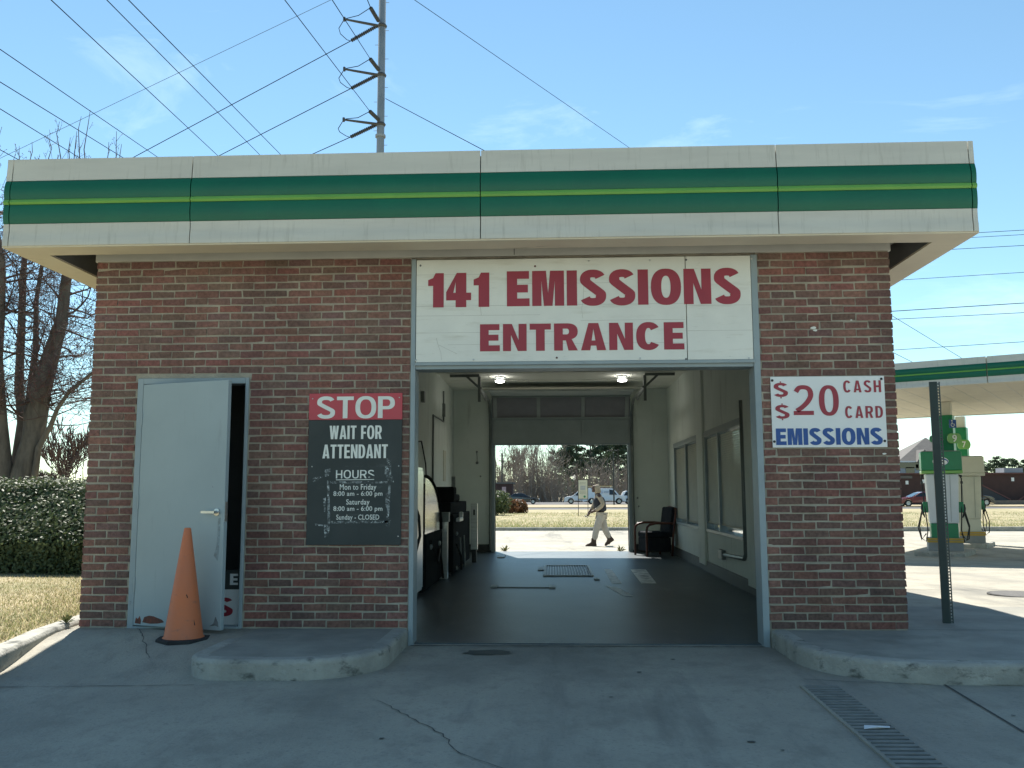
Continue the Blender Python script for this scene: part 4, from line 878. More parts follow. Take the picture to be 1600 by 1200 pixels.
body = skin_part('body', M['skin'], t, V, Ed, Ra)
skin_part('trousers', M['trouser'], t, [(.07,0,.98),(.07,-.09,.86),(-.01,-.10,.68),(-.08,-.10,.48),(-.15,-.10,.16),(.09,.09,.86),(.13,.10,.68),(.18,.10,.48),(.32,.10,.20)],
          [(0,1),(1,2),(2,3),(3,4),(0,5),(5,6),(6,7),(7,8)], [(.165,.16),.13,.115,.10,.085,.13,.115,.10,.08])
skin_part('hoodie', M['hoodie'], t, [(.06,0,.97),(.05,0,1.12),(.02,0,1.30),(0,0,1.42),(0,-.19,1.39),(.11,-.26,1.17),(-.06,-.23,1.03),(-.13,-.215,1.0),(-.01,.19,1.39),(-.09,.25,1.16),(-.20,.20,.97)],
          [(0,1),(1,2),(2,3),(3,4),(4,5),(5,6),(6,7),(3,8),(8,9),(9,10)], [(.15,.13),(.14,.12),(.14,.12),(.12,.10),.07,.068,.06,.052,.07,.066,.055])
skin_part('hood', M['hoodie'], t, [(0,0,1.44),(-.025,0,1.56),(-.045,0,1.66),(-.06,0,1.72)], [(0,1),(1,2),(2,3)], [.10,(.115,.105),(.11,.10),(.07,.06)])
skin_part('vest', M['vest'], t, [(.06,0,.93),(.05,0,1.06),(.02,0,1.24),(-.01,0,1.40)], [(0,1),(1,2),(2,3)], [(.215,.20),(.205,.19),(.215,.19),(.185,.165)])
m = MB(); m.obox((-.19, -.05, 1.29), (.006, .03, .03), 0); m.build('badge', M['signwhite'], t)
# face: pushed forward out of the hood, with beard shadow, nose and eyes
m = MB(); m.lathe([(.0,-.10),(.05,-.085),(.068,-.03),(.07,.03),(.055,.08),(.0,.10)], (0,0,0), 14)
m.v = [(-.115+x*.9-.02*(z < -.04), y, 1.60+z) for x, y, z in m.v]; fc = m.build('face', M['skin'], t, smooth=True)
m = MB(); m.add([(-.175,0,1.63),(-.205,0,1.585),(-.175,-.018,1.585),(-.175,.018,1.585)], [(0,2,1),(0,1,3),(1,2,3)]); m.build('nose', M['skin'], fc)
for s in (-1, 1): m = MB(); m.lathe([(.002,-.012),(.012,0),(.002,.012)], (-.165, s*.03, 1.625), 8, 'x'); m.build('eye', M['black'], fc, smooth=True)
m = MB(); m.box(-.185, -.165, -.022, .022, 1.548, 1.556); m.build('mouth', M['black'], fc)
# hands: palm and five bent fingers each
def hand(px, d, dn):
    p = Vector(px); d = Vector(d).normalized(); dn = Vector(dn).normalized(); sd_ = d.cross(dn).normalized()
    m = MB(); m.tube([p-d*.04, p, p+d*.05], [.026,.034,.030], 8)
    for k, (o, l) in enumerate(((-.027,.055), (-.009,.068), (.009,.064), (.027,.05))):
        b = p+d*.045+sd_*o; m.tube([b, b+d*l*.5+dn*.004, b+d*l*.85+dn*.022, b+d*l*.95+dn*.042], [.009,.0085,.008,.007], 6)
    b = p+sd_*-.028; m.tube([b, b-sd_*.022+d*.02+dn*.01, b-sd_*.022+d*.045+dn*.026], [.011,.0095,.008], 6)
    return m.build('hand', M['skin'], t, smooth=True)
hand((-.19,-.205,.965), (-1,.1,-.35), (0,.3,-1)); hand((-.27,.17,.885), (-.6,-.1,-.8), (-.7,0,.6))
m = MB(); m.obox((-.33, .14, .83), (.055, .02, .008), 0, None, 0, .6); tag(m.build('handheld_device', M['plate']), 'small pale device held in the hand of the walking person', 'device')
dev = bpy.data.objects['handheld_device']
def boot(pts_toe, heel, tilt):
    m = MB(); prof = [(-.22,0),(-.23,.03),(-.19,.07),(-.11,.10),(-.065,.13),(-.055,.24),(.075,.24),(.075,.12),(.085,.05),(.08,0)]
    m.prism(prof, -.05, .05, 'y'); c, s = math.cos(tilt), math.sin(tilt)
    m.v = [(heel[0]+x*c-z*s, heel[1]+y, heel[2]+x*s+z*c) for x, y, z in m.v]; return m.build('boot', M['boot'], t, bevel=.02)
boot(0, (-.165,-.10,0), 0); boot(0, (.375,.10,.12), R(-34)*-1)
PP = atz(936, 853.5, -.375); spot(t, (PP.x, PP.y, g(PP.x, PP.y)), R(4)); dev.location = t.location; dev.rotation_euler = t.rotation_euler

# ================================================================== VEHICLES
def hwid(z, w, h, belt): return w/2 if z < belt else w/2*(1-.20*(z-belt)/(h-belt))
def car(name, label, length, w, h, belt, top, glass, mt, wb, wr, wx, group=None, low=.22, side_glass=None):
    """top: outline above the sill [(x,z)] front to back; glass: side panes as outlines; wx: wheel centres"""
    t = thing(name, label, 'car' if name != 'cargo_van' else 'van', group=group)
    out = [(length/2, low)]+top+[(-length/2, low)]
    for c in sorted(wx):                          # wheel arches cut into the sill
        out += [(c-(wr+.06)*math.cos(R(a)), low+max(0, (wr+.06)*math.sin(R(a))-(low-wr))) for a in range(8, 180, 24)]
    n = len(out); m = MB()
    m.add([(x, -hwid(z, w, h, belt), z) for x, z in out]+[(x, hwid(z, w, h, belt), z) for x, z in out], [tuple(range(n)), tuple(range(2*n-1, n-1, -1))]+[(i, (i+1) % n, n+(i+1) % n, n+i) for i in range(n)])
    m.build('body', mt, t, bevel=.03)
    for pl in glass:
        for s in (-1, 1):
            m = MB(); k = len(pl); m.add([(x, s*(hwid(z, w, h, belt)+.012), z) for x, z in pl]+[(x, s*(hwid(z, w, h, belt)-.02), z) for x, z in pl], [tuple(range(k))]+[(i, (i+1) % k, k+(i+1) % k, k+i) for i in range(k)]); m.build('side_window', M['carglass'], t)
    for (xa, za), (xb, zb) in side_glass or []:
        m = MB(); nrm = Vector((zb-za, 0, -(xb-xa))).normalized()*.012
        if nrm.z < 0: nrm = -nrm
        ya, yb = hwid(za, w, h, belt)-.10, hwid(zb, w, h, belt)-.10
        m.add([(xa+nrm.x, -ya, za+nrm.z), (xa+nrm.x, ya, za+nrm.z), (xb+nrm.x, yb, zb+nrm.z), (xb+nrm.x, -yb, zb+nrm.z)], [(0,1,2,3)]); m.build('windscreen', M['carglass'], t)
    for c in wx:
        for s in (-1, 1):
            m = MB(); m.lathe([(wr*.62,-.1),(wr*.95,-.1),(wr,-.07),(wr,.07),(wr*.95,.1),(wr*.62,.1)], (c, s*(w/2-.11), wr), 20, 'y', False); tw = m.build('tyre', M['rubber'], t, smooth='auto')
            m = MB(); m.lathe([(.02,.06*s),(wr*.3,.075*s),(wr*.62,.07*s),(wr*.63,.0)], (c, s*(w/2-.11), wr), 16, 'y'); m.build('rim', M['rim'], tw, smooth='auto')
    for s in (-1, 1):
        m = MB(); m.obox((length/2-.10, s*(w/2-.22), low+.42), (.08, .16, .06)); m.build('headlight', M['head'], t, bevel=.02)
        m = MB(); m.obox((-length/2+.08, s*(w/2-.2), low+.52), (.075, .14, .08)); m.build('tail_light', M['tail'], t, bevel=.02)
        m = MB(); m.obox((wx[0]-.62 if wx[0] > 0 else wx[1]-.62, s*(w/2+.06), belt+.06), (.06, .07, .05)); m.build('mirror', mt, t, bevel=.02)
    return t
SED = [(2.28,.45),(2.22,.66),(2.0,.76),(1.15,.92),(.95,.95),(.25,1.34),(-.05,1.42),(-.55,1.44),(-.95,1.40),(-1.65,1.06),(-2.1,1.02),(-2.25,.92),(-2.3,.5)]
SEDG = [[(.80,.97),(.22,1.29),(-.32,1.37),(-.32,.98)], [(-.38,.98),(-.38,1.375),(-.92,1.34),(-1.42,1.06),(-1.40,.99)]]
SUV = [(2.3,.5),(2.24,.82),(2.0,.95),(1.2,1.06),(.55,1.60),(.2,1.70),(-1.7,1.68),(-2.05,1.56),(-2.28,1.02),(-2.3,.5)]
SUVG = [[(1.0,1.08),(.52,1.53),(-.25,1.60),(-.25,1.09)], [(-.32,1.09),(-.32,1.60),(-1.15,1.59),(-1.15,1.09)], [(-1.22,1.09),(-1.22,1.59),(-1.7,1.56),(-1.98,1.10)]]
VAN = [(2.75,.5),(2.70,.92),(2.45,1.06),(1.85,1.16),(1.25,1.88),(1.0,2.0),(-2.6,2.05),(-2.72,1.95),(-2.78,.5)]
VANG = [[(1.62,1.20),(1.14,1.80),(.62,1.86),(.62,1.2)]]
RZ = -.42
sedan = car('parked_sedan', 'dark sedan on the road beyond the lawn, behind the orange shrubs', 4.6, 1.8, 1.45, .95, SED, SEDG, M['cardark'], 2.7, .33, (1.42, -1.38), side_glass=[((1.05,.95),(.27,1.34)), ((-1.62,1.07),(-.97,1.40))])
def place(o, x, y, Y, rz=0, z=RZ):
    p = at(x, y, Y); return spot(o, (p.x, Y, z), rz)
place(sedan, 816, 780, 112)
p = car('parked_car', 'white car on the road, half hidden by the clipped green shrub', 4.6, 1.8, 1.45, .95, SED, SEDG, M['carwhite'], 2.7, .33, (1.42, -1.38), side_glass=[((1.05,.95),(.27,1.34)), ((-1.62,1.07),(-.97,1.40))])
place(p, 766, 780, 113)
p = car('parked_truck', 'white low-nosed vehicle on the road behind the cream yard sign', 4.6, 1.85, 1.71, 1.06, SUV, SUVG, M['carwhite'], 2.7, .36, (1.42, -1.38), side_glass=[((1.12,1.10),(.57,1.60))])
place(p, 909, 780, 113, R(180))
van = car('cargo_van', 'white cargo van with ladder rack on the road behind the walking person', 5.5, 2.0, 2.05, 1.15, VAN, VANG, M['carwhite'], 3.4, .37, (1.85, -1.65), side_glass=[((1.82,1.19),(1.27,1.87))], low=.3)
m = MB()
for s in (-.8, .8): m.bar((-2.4, s, 2.22), (1.2, s, 2.22), .05, .05); [m.bar((x, s, 2.04), (x, s, 2.24), .04, .04) for x in (-2.2, -.6, .9)]
for x in (-2.2, -.6, .9): m.bar((x, -.8, 2.25), (x, .8, 2.25), .04, .04)
m.build('roof_rack', M['soffit'], van)
m = MB(); m.bar((-2.6, -.5, 2.30), (1.0, -.5, 2.30), .07, .05); m.bar((-2.6, -.15, 2.30), (1.0, -.15, 2.30), .07, .05); [m.bar((-2.5+.32*i, -.5, 2.31), (-2.5+.32*i, -.15, 2.31), .03, .03) for i in range(11)]; m.build('ladder', M['yellow'], van)
m = MB(); m.lathe([(.22,0),(.22,-.012)], (-.35, -.93, 1.52), 16, 'y'); m.build('emblem', mat('van_emblem', (.35,.40,.55), (.6,.65,.72), 9, .4), van)
link('lettering', text_mesh('AT&T', -.05, .55, 1.40, 1.66, -.95, .02), mat('van_letter', (.25,.28,.36), (.3,.33,.4), 9, .5), van)
place(van, 944, 780, 111)
p = car('parked_wagon', 'white sport utility vehicle nosed up ahead of the cargo van', 4.6, 1.85, 1.71, 1.06, SUV, SUVG, M['carwhite'], 2.7, .36, (1.42, -1.38), side_glass=[((1.12,1.10),(.57,1.60))])
place(p, 998, 780, 111.5)
p = car('parked_coupe', 'dark red car parked before the brick shops left of the fuel pump', 4.6, 1.8, 1.45, .95, SED, SEDG, M['carred'], 2.7, .33, (1.42, -1.38), side_glass=[((1.05,.95),(.27,1.34)), ((-1.62,1.07),(-.97,1.40))])
place(p, 1437, 780, 84, R(180), -.38)
p = car('parked_wagon', 'dark sport utility vehicle parked by the ramp of the brick shops', 4.6, 1.85, 1.71, 1.06, SUV, SUVG, M['cardark'], 2.7, .36, (1.42, -1.38), side_glass=[((1.12,1.10),(.57,1.60))])
place(p, 1512, 780, 86, R(8), -.38)

# ================================================================== FUEL STATION
cO = atz(1395, 608, 3.34).xy; cd_ = (atz(1600, 595, 3.34).xy-cO).normalized(); cn = Vector((-cd_.y, cd_.x)); CRZ = math.atan2(cd_.y, cd_.x); CDP = (atz(1500, 650, 3.34).xy-cO).dot(cn)
def cf(t_, n_): q = cO+cd_*t_+cn*n_; return (q.x, q.y)
can = thing('fuel_canopy', 'flat fuel station canopy with green striped fascia over the pumps', 'canopy', (*cf(5.5, CDP/2), -.42))
CU = 3.34; CH_ = .56
A, B_, C_, D_ = cf(-3, 0), cf(14, 0), cf(14, CDP), cf(-3, CDP)
m = MB(); m.prism([cf(-2.97,.03), cf(13.97,.03), cf(13.97,CDP-.03), cf(-2.97,CDP-.03)], CU+.02, CU+CH_-.02); m.build('deck', M['soffit'], can)
for i in range(34):
    m = MB(); m.bar((*cf(-2.9+i*.5, .05), CU+.02), (*cf(-2.9+i*.5, CDP-.05), CU+.02), .02, .012); m.build('soffit_rib', M['fascia'], can)
sc = CH_/(FZ1-FZ0)
def rp(pf): return [(o, CU+(z-FZ0)*sc) for o, z in pf]
for a, b, o_ in ((A, B_, (-cn.x, -cn.y)), (B_, C_, (cd_.x, cd_.y)), (C_, D_, (cn.x, cn.y)), (D_, A, (-cd_.x, -cd_.y))):
    n_ = 7 if (Vector(b)-Vector(a)).length > 10 else 3
    for i in range(n_):
        p0 = Vector(a).lerp(Vector(b), i/n_+.0006); p1 = Vector(a).lerp(Vector(b), (i+1)/n_-.0006)
        p = run(rp(prof_w1), p0, p1, o_).build('fascia_panel', M['fascia'], can, smooth='auto')
        run(rp(prof_w2), p0, p1, o_).build('lower_band', M['fascia'], p, smooth='auto')
        run(rp(prof_g1), p0, p1, o_).build('green_band', M['green'], p, smooth='auto'); run(rp(prof_g2), p0, p1, o_).build('green_band', M['green'], p, smooth='auto'); run(rp(prof_l), p0, p1, o_).build('lime_stripe', M['lime'], p, smooth='auto')
def rbox(c, h, z0, z1, rz=CRZ): b = MB(); b.obox((c[0], c[1], (z0+z1)/2), (h[0], h[1], (z1-z0)/2), rz); return b
c1 = at(1481, 700, 15.6); c2 = at(1503, 700, 20.2)
for c in (c1, c2):
    col = rbox(c, (.13, .13), -.42, CU+.02).build('column', M['pumpcream'], can, bevel=.02)
    rbox(c, (.17, .17), 1.35, CU-.32).build('green_sleeve', M['pumpgreen'], col, bevel=.01)
    rbox(c, (.172, .172), 1.30, 1.35).build('lime_band', M['lime'], col)
def flag(c, x, y, Y, txt, mt, w_=.2, par=can):
    p = at(x, y, Y); b = MB(); b.lathe([(w_, -.02), (w_, .02)], (0,0,0), 20, 'y'); b.v = [(p.x+v[0], p.y+v[1], p.z+max(-w_*.72, min(w_*.72, v[2]))) for v in b.v]; f_ = b.build('number_flag', mt, par, bevel=.004)
    link('lettering', text_mesh(txt, p.x-.055, p.x+.055, p.z-.09, p.z+.09, p.y-.022, .02), M['letterwhite'], f_)
flag(c1, 1491, 685, 15.2, '9', M['lime'], .17); flag(c2, 1506, 694.5, 19.6, '7', M['lime'], .19); flag(c1, 1460, 686, 15.3, '1', M['pumpgreen'], .12)
p = at(1488.5, 662, 15.2); m = MB(); m.box(p.x-.085, p.x+.085, p.y-.01, p.y+.01, p.z-.10, p.z+.10); f_ = m.build('access_plate', M['blue'], can)
m = MB(); m.tube([(p.x-.02, p.y-.013, p.z+.055), (p.x-.015, p.y-.013, p.z-.005), (p.x+.03, p.y-.013, p.z-.01), (p.x+.045, p.y-.013, p.z-.06)], .008, 5); m.tube([(p.x-.005+.04*math.cos(R(a)), p.y-.013, p.z-.03+.04*math.sin(R(a))) for a in range(110, 331, 22)], .006, 5); m.lathe([(.014,-.004),(.014,.004)], (p.x-.02, p.y-.013, p.z+.075), 8, 'y'); m.build('access_symbol', M['letterwhite'], f_)
# bracket arms that hold the plates to the columns
m = MB()
for x, y, Y in ((1491,685,15.2), (1460,686,15.3), (1488.5,662,15.2)): q = at(x, y, Y); m.bar((q.x, q.y+.005, q.z), (c1.x, c1.y, q.z), .03, .03)
q = at(1506, 694.5, 19.6); m.bar((q.x, q.y+.005, q.z), (c2.x, c2.y, q.z), .03, .03); m.build('bracket', M['trackgrey'], can)

def pump(label, faces, mt):
    t = thing('fuel_pump', label, 'fuel pump', group=None)
    m = MB(); m.box(-.46, .46, -.30, .30, 0, .20); m.build('base', M['pumpbase'], t, bevel=.01)
    for z in (.205, .265): m = MB(); m.box(-.47, .47, -.31, .31, z, z+.045); m.build('yellow_stripe', M['yellow'], t)
    m = MB(); m.box(-.455, .455, -.295, .295, .2, .315); m.build('plinth', M['pumpbase'], t)
    m = MB(); m.box(-.36, .36, -.26, .26, .315, .66); m.build('green_skirt', M['pumpgreen'] if faces else M['pumpcream'], t, bevel=.012)
    m = MB(); m.add([(-.38,-.27,.66),(.38,-.27,.66),(.38,.27,.66),(-.38,.27,.66),(-.44,-.29,1.86),(.44,-.29,1.86),(.44,.29,1.86),(-.44,.29,1.86)], [(0,3,2,1),(4,5,6,7),(0,1,5,4),(1,2,6,5),(2,3,7,6),(3,0,4,7)]); bd = m.build('cabinet', mt, t, bevel=.03)
    for x in (-.18, .18): m = MB(); m.bar((x*1.0, -.276, .70), (x*1.15, -.296, 1.82), .008, .006); m.build('panel_joint', M['trackgrey'], bd)
    m = MB(); m.box(-.54, .54, -.37, .37, 1.94, 2.40); vl = m.build('valance', M['pumpgreen'] if faces else M['pumpcream'], t, bevel=.02)
    m = MB(); m.box(-.545, .545, -.375, .375, 1.865, 1.94); m.build('valance_edge', M['lime'] if faces else M['pumpcream'], t, bevel=.01)
    m = MB(); m.box(-.5, .5, -.33, .33, 2.40, 2.42); m.build('valance_lid', M['trackgrey'], vl)
    if faces:
        for k, (rr, mm) in enumerate(((.17, M['signwhite']), (.14, M['blue']), (.10, M['signwhite']))):
            m = MB(); m.add([(rr*1.25*math.cos(R(a))+.03*k-.02, -.372-.003*k, 2.16+rr*.62*math.sin(R(a))-.012*k) for a in range(0, 360, 20)], [tuple(range(18))]); m.build('emblem', mm, vl)
    for s in (-1, 1):
        m = MB(); m.obox((s*.47, -.05, 1.05), (.07, .10, .13)); hb = m.build('nozzle_boot', M['pumpgreen'], t, bevel=.02)
        m = MB(); m.tube([(s*.55, -.08, 1.12), (s*.56, -.10, 1.02), (s*.54, -.13, .90), (s*.50, -.12, .80)], [.03,.04,.03,.015], 8); m.build('nozzle', M['black'], hb, smooth=True)
        m = MB(); m.tube([(s*.56, -.09, .98), (s*.66, -.16, .60), (s*.62, -.2, .30), (s*.50, -.22, .22), (s*.44, -.20, .5), (s*.50, -.12, 1.2), (s*.53, -.05, 1.75), (s*.47, 0, 1.84)], .017, 8); m.build('hose', M['rubber'], t, smooth=True)
        m = MB(); m.tube([(s*.55, .1, .98), (s*.68, .14, .55), (s*.60, .16, .25), (s*.47, .12, .4)], .017, 8); m.build('hose', M['rubber'], t, smooth=True)
        m = MB(); m.lathe([(.035,0),(.035,.06)], (s*.53, -.05, 1.62), 10); m.lathe([(.03,0),(.03,.05)], (s*.525, -.05, 1.78), 10); m.build('breakaway', M['black'], t)
    return t
q1 = at(1477, 860, 15.2); q2 = at(1514, 850, 18.7)
isl_p = []
for q, lb in ((q1, 'low grey concrete island under the fuel pump with green emblem valance'), (q2, 'low grey concrete island under the cream fuel pump')):
    b = rbox(q, (.56, .8), -.5, -.42+.11).build('pump_island', M['kerb'], None, bevel=.03); tag(b, lb, 'island')
p1 = pump('white fuel pump with green valance and emblem behind the perforated post', True, M['pumpwhite']); spot(p1, (q1.x, q1.y, -.315), R(-18)); p1.scale = (.84, .9, 1)
p2 = pump('cream fuel pump with plain valance standing behind the green topped pump', False, M['pumpcream']); spot(p2, (q2.x, q2.y, -.315), R(-8)); p2.scale = (.8, .9, 1)

# ================================================================== VEGETATION
def grow(mb, p, d, length, r, depth, rng, tips, spread=.55, kids=(2, 4), up=.12, wob=.16, ratio=(.55, .82), nmin=3, rmin=.004):
    """one limb and everything that grows from it"""
    k = 4 if depth > 1 else 3; pts = [p]; q = p.copy(); dd = d.copy(); rs = [r]
    for i in range(k):
        dd = (dd+Vector((rng.gauss(0, wob), rng.gauss(0, wob), rng.gauss(0, wob)+up*.5))).normalized(); q = q+dd*(length/k); pts.append(q); rs.append(max(rmin*.7, r*(1-.62*(i+1)/k)))
    mb.tube(pts, rs, 6 if r > .06 else (4 if r > .015 else nmin), False)
    if depth <= 0: tips.append((q, dd)); return
    for _ in range(rng.randint(*kids)):
        f = rng.uniform(.35, 1.0); i = min(k-1, int(f*k)); b = pts[i].lerp(pts[i+1], f*k-i)
        a = Vector((rng.gauss(0, 1), rng.gauss(0, 1), rng.gauss(0, .6))).normalized(); nd = (dd*(1-spread)+a*spread+Vector((0, 0, up))).normalized()
        grow(mb, b, nd, length*rng.uniform(*ratio), max(rmin, rs[i]*rng.uniform(.45, .7)), depth-1, rng, tips, spread, kids, up, wob, ratio, nmin, rmin)
    grow(mb, q, dd, length*rng.uniform(*ratio), max(rmin, rs[-1]*.95), depth-1, rng, tips, spread, kids, up, wob, ratio, nmin, rmin)
def buds(mb, tips, rng, size, n=2):
    for q, d in tips:
        for _ in range(n):
            c = q-d*rng.uniform(0, size*6)+Vector((rng.gauss(0, size), rng.gauss(0, size), rng.gauss(0, size))); a = Vector((rng.gauss(0,1), rng.gauss(0,1), rng.gauss(0,1))).normalized()*size; b = a.orthogonal().normalized()*size*.6
            mb.add([c-a, c+b, c+a, c-b], [(0,1,2,3)])
# the big bare tree on the left: four leaning stems from one foot
rng = random.Random(21); TY = 15.0
t = thing('bare_tree', 'large leafless tree with several thick leaning trunks behind the hedge', 'tree', (*at(45, 760, TY).xy, .0))
tr = MB(); cr_ = MB(); tips = []
stems = [([(26,840),(34,750),(50,680),(66,610),(80,560),(95,500),(103,450),(108,410),(110,370),(106,330)], [.30,.25,.26,.24,.21,.15,.13,.11,.09,.05], 0.0),
         ([(22,840),(24,745),(30,660),(27,600),(34,520),(37,430),(42,350)], [.18,.15,.13,.11,.10,.085,.04], .9),
         ([(8,840),(6,740),(2,660),(-4,560),(-1,480),(4,410),(-4,330)], [.26,.22,.19,.15,.13,.10,.05], -.5),
         ([(30,830),(42,700),(46,640),(52,540),(60,470),(66,400),(76,340)], [.14,.12,.10,.075,.06,.045,.025], .5),
         ([(44,750),(60,700),(78,665),(92,640),(108,612),(132,590),(175,560)], [.10,.075,.06,.05,.045,.04,.03], -.3),
         ([(4,840),(-24,690),(-50,580),(-70,480),(-90,380)], [.25,.2,.16,.12,.08], .3)]
for px, rs, dy in stems:
    P = [at(x, y, TY+dy*(i/len(px))*2) for i, (x, y) in enumerate(px)]
    P = [p+Vector((rng.gauss(0,.03), rng.gauss(0,.05), 0)) for p in P]; P[0].z = min(P[0].z, -.1)
    tr.tube(P, [r_*1.05 for r_ in rs], 9)
    for i in range(2, len(P)-1):
        for _ in range(5):
            f = rng.random(); b = P[i].lerp(P[i+1], f); d = Vector((rng.gauss(.15,.8), rng.gauss(0,.8), rng.uniform(-.25,.8))).normalized()
            grow(cr_, b, d, rng.uniform(.6, 1.3), min(.035, rs[i]*.3), 3, rng, tips, .6, (2, 3), .10, .22, (.55, .82), 3, .0065)
for x, y0, y1 in ((3,330,198), (50,320,222), (93,330,190), (120,330,205), (127,330,182), (141,330,172), (74,320,212), (170,330,222), (182,330,205), (190,330,225), (30,330,228), (110,330,215)):
    a, b = at(x-8, y0, TY), at(x, y1, TY); pts = [a.lerp(b, f)+Vector((rng.gauss(0,.05), rng.gauss(0,.06), 0)) for f in (0,.3,.6,.85)]+[b]; cr_.tube(pts, [.022,.018,.014,.010,.006], 4, False)
    for _ in range(6):
        f = rng.uniform(.2, .9); q = a.lerp(b, f); grow(cr_, q, Vector((rng.choice((-1,1))*rng.uniform(.3,.7), rng.gauss(0,.3), 1)).normalized(), rng.uniform(.15,.35), .007, 0, rng, tips, .4, (1,2), .2, .15, (.5,.7), 3, .005)
    k_ = min(((at(q[0], q[1], TY)-a).length, i, j) for i, (px, _, _) in enumerate(stems) for j, q in enumerate(px)); e = at(*stems[k_[1]][0][k_[2]], TY)
    cr_.tube([a, a.lerp(e, .5)+Vector((rng.gauss(0,.1), 0, -.1)), e], [.022,.03,.04], 4, False)
# a low limb hung with dead leaves beside the corner of the building
for k in range(26):
    q = at(rng.uniform(96, 165), rng.uniform(598, 628), TY); grow(cr_, at(62+rng.uniform(-4,14), rng.uniform(605,640), TY), (q-at(66, 625, TY)).normalized(), rng.uniform(.8, 1.5), .012, 1, rng, tips, .35, (1,3), -.05, .15, (.5,.8), 3, .006)
tr.build('trunk', M['bark'], t, smooth=True, fix=False); cr_.build('crown', M['twig'], t, fix=False)
bd_ = MB(); buds(bd_, tips, rng, .02, 2); bd_.build('buds', M['bud'], t, fix=False)
# low drooping branch with dead leaves by the corner of the building
# smaller bare trees farther off
def bare(name, label, base, h, seed, mt, spread=.5, depth=5, group=None, r=.16, kids=(2,3), up=.16, stems=1, rmin=.012, cat='tree'):
    rng = random.Random(seed); t = thing(name, label, cat, base, group); a = MB(); tips = []
    for k in range(stems):
        d = Vector((rng.gauss(0,.12)*(1 if stems == 1 else 3.2), rng.gauss(0,.12)*(1 if stems == 1 else 3), 1)).normalized()
        b = Vector(base)+Vector((rng.uniform(-.3,.3)*(stems > 1)*h*.12, rng.uniform(-.3,.3)*(stems > 1)*h*.12, -.1))
        grow(a, b, d, h*.30, r, depth, rng, tips, spread, kids, up, .12, (.62,.86), 3, rmin)
    top = max(v[2] for v in a.v)-base[2]; s = h/top
    a.v = [(base[0]+(x-base[0])*s, base[1]+(y-base[1])*s, base[2]+(z-base[2])*s) for x, y, z in a.v]
    cut = MB(); rest_ = MB(); a.build('trunk' if stems == 1 else 'stems', mt, t, fix=False); return t
p = at(98, 760, 38); bare('bare_tree', 'pale leafless tree with wide fan of branches beyond the hedge', (p.x, 38, 0), 5.2, 4, M['twig'], .42, 5, r=.16, rmin=.02)
p = at(130, 760, 44); bare('bare_tree', 'slim leafless tree close to the left corner of the brick building', (p.x, 44, 0), 5.5, 9, M['twig'], .45, 5, r=.14, rmin=.02)
p = at(72, 760, 60); bare('bare_shrub', 'low brown leafless bush beside the small white road sign', (p.x, 60, 0), 3.4, 12, M['twig'], .5, 4, r=.07, stems=7, rmin=.02, cat='bush')
# clipped hedge
rng = random.Random(3)
t = thing('clipped_hedge', 'long clipped evergreen hedge with glossy leaves beside the lawn', 'hedge', (-9.5, 5.4, .04))
HX0, HX1, HY0, HY1, HZ = -16.0, -5.0, 4.5, 6.3, 1.24
def hb(x, y): return .10*math.sin(x*1.3)+.06*math.sin(x*3.1+y)+.05*math.sin(y*2.3)
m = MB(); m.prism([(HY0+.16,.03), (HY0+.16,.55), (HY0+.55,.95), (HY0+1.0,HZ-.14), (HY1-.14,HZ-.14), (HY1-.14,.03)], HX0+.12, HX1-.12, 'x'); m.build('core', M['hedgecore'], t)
m = MB()
for i in range(56000):
    u = rng.random(); x = rng.uniform(HX0, HX1) if rng.random() < .3 else rng.uniform(-9.5, HX1)
    if u < .55: z = .04+rng.random()**.8*(HZ-.02); y = HY0+.85*max(0, (z-.5)/.74)**1.3+rng.gauss(.05, .07)+hb(x, 0)*.5; nrm = Vector((0, -1, .3 if z < .5 else 1.0))
    elif u < .92: y = rng.uniform(HY0+.8, HY1); z = HZ+rng.gauss(-.06, .06)+hb(x, y)*.45; nrm = Vector((0, -.2, 1))
    else: x = HX1+rng.gauss(-.03, .06); y = rng.uniform(HY0, HY1); z = rng.uniform(.05, HZ); nrm = Vector((1, 0, .3))
    n_ = (nrm+Vector((rng.gauss(0,.6), rng.gauss(0,.6), rng.gauss(0,.6)))).normalized(); a = n_.orthogonal().normalized(); a.rotate(Matrix.Rotation(rng.uniform(0, 6.28), 3, n_)); b = n_.cross(a); s = rng.uniform(.022, .04); c = Vector((x, y, z))
    m.add([c-a*s, c+b*s*.5, c+a*s, c-b*s*.5], [(0,1,2,3)])
m.build('foliage', M['hedge'], t, fix=False)
# grass
def blades(n, region, hmin, hmax, seed, zf, name='grass', cols=((.40,.335,.19), (.28,.26,.12), (.18,.20,.08), (.48,.41,.26)), wd=.006):
    rng = random.Random(seed); m = MB()
    for i in range(n):
        x, y = region(rng)
        if x is None: continue
        z = zf(x, y); h = rng.uniform(hmin, hmax); a = rng.uniform(0, 6.28); lx, ly = rng.gauss(0, h*.5), rng.gauss(0, h*.5); c = rng.choice(cols); k = rng.uniform(.8, 1.2)
        m.add([(x-math.cos(a)*wd, y-math.sin(a)*wd, z-.004), (x+math.cos(a)*wd, y+math.sin(a)*wd, z-.004), (x+lx, y+ly, z+h)], [(0,1,2)], tuple(v*k for v in c))
    o = m.build(name, M['grass'], None, fix=False); return struct(o, 'stuff')
def kx(y):
    for (x0, y0), (x1, y1) in zip(KL[:-1], KL[1:]):
        if y1 <= y <= y0: return x0+(x1-x0)*(y-y0)/(y1-y0)
    return KL[0][0]
def reg1(rng):
    y = rng.uniform(-2.6, 4.6); x = kx(y)-.15-abs(rng.gauss(0, 1))*1.7; return x, y
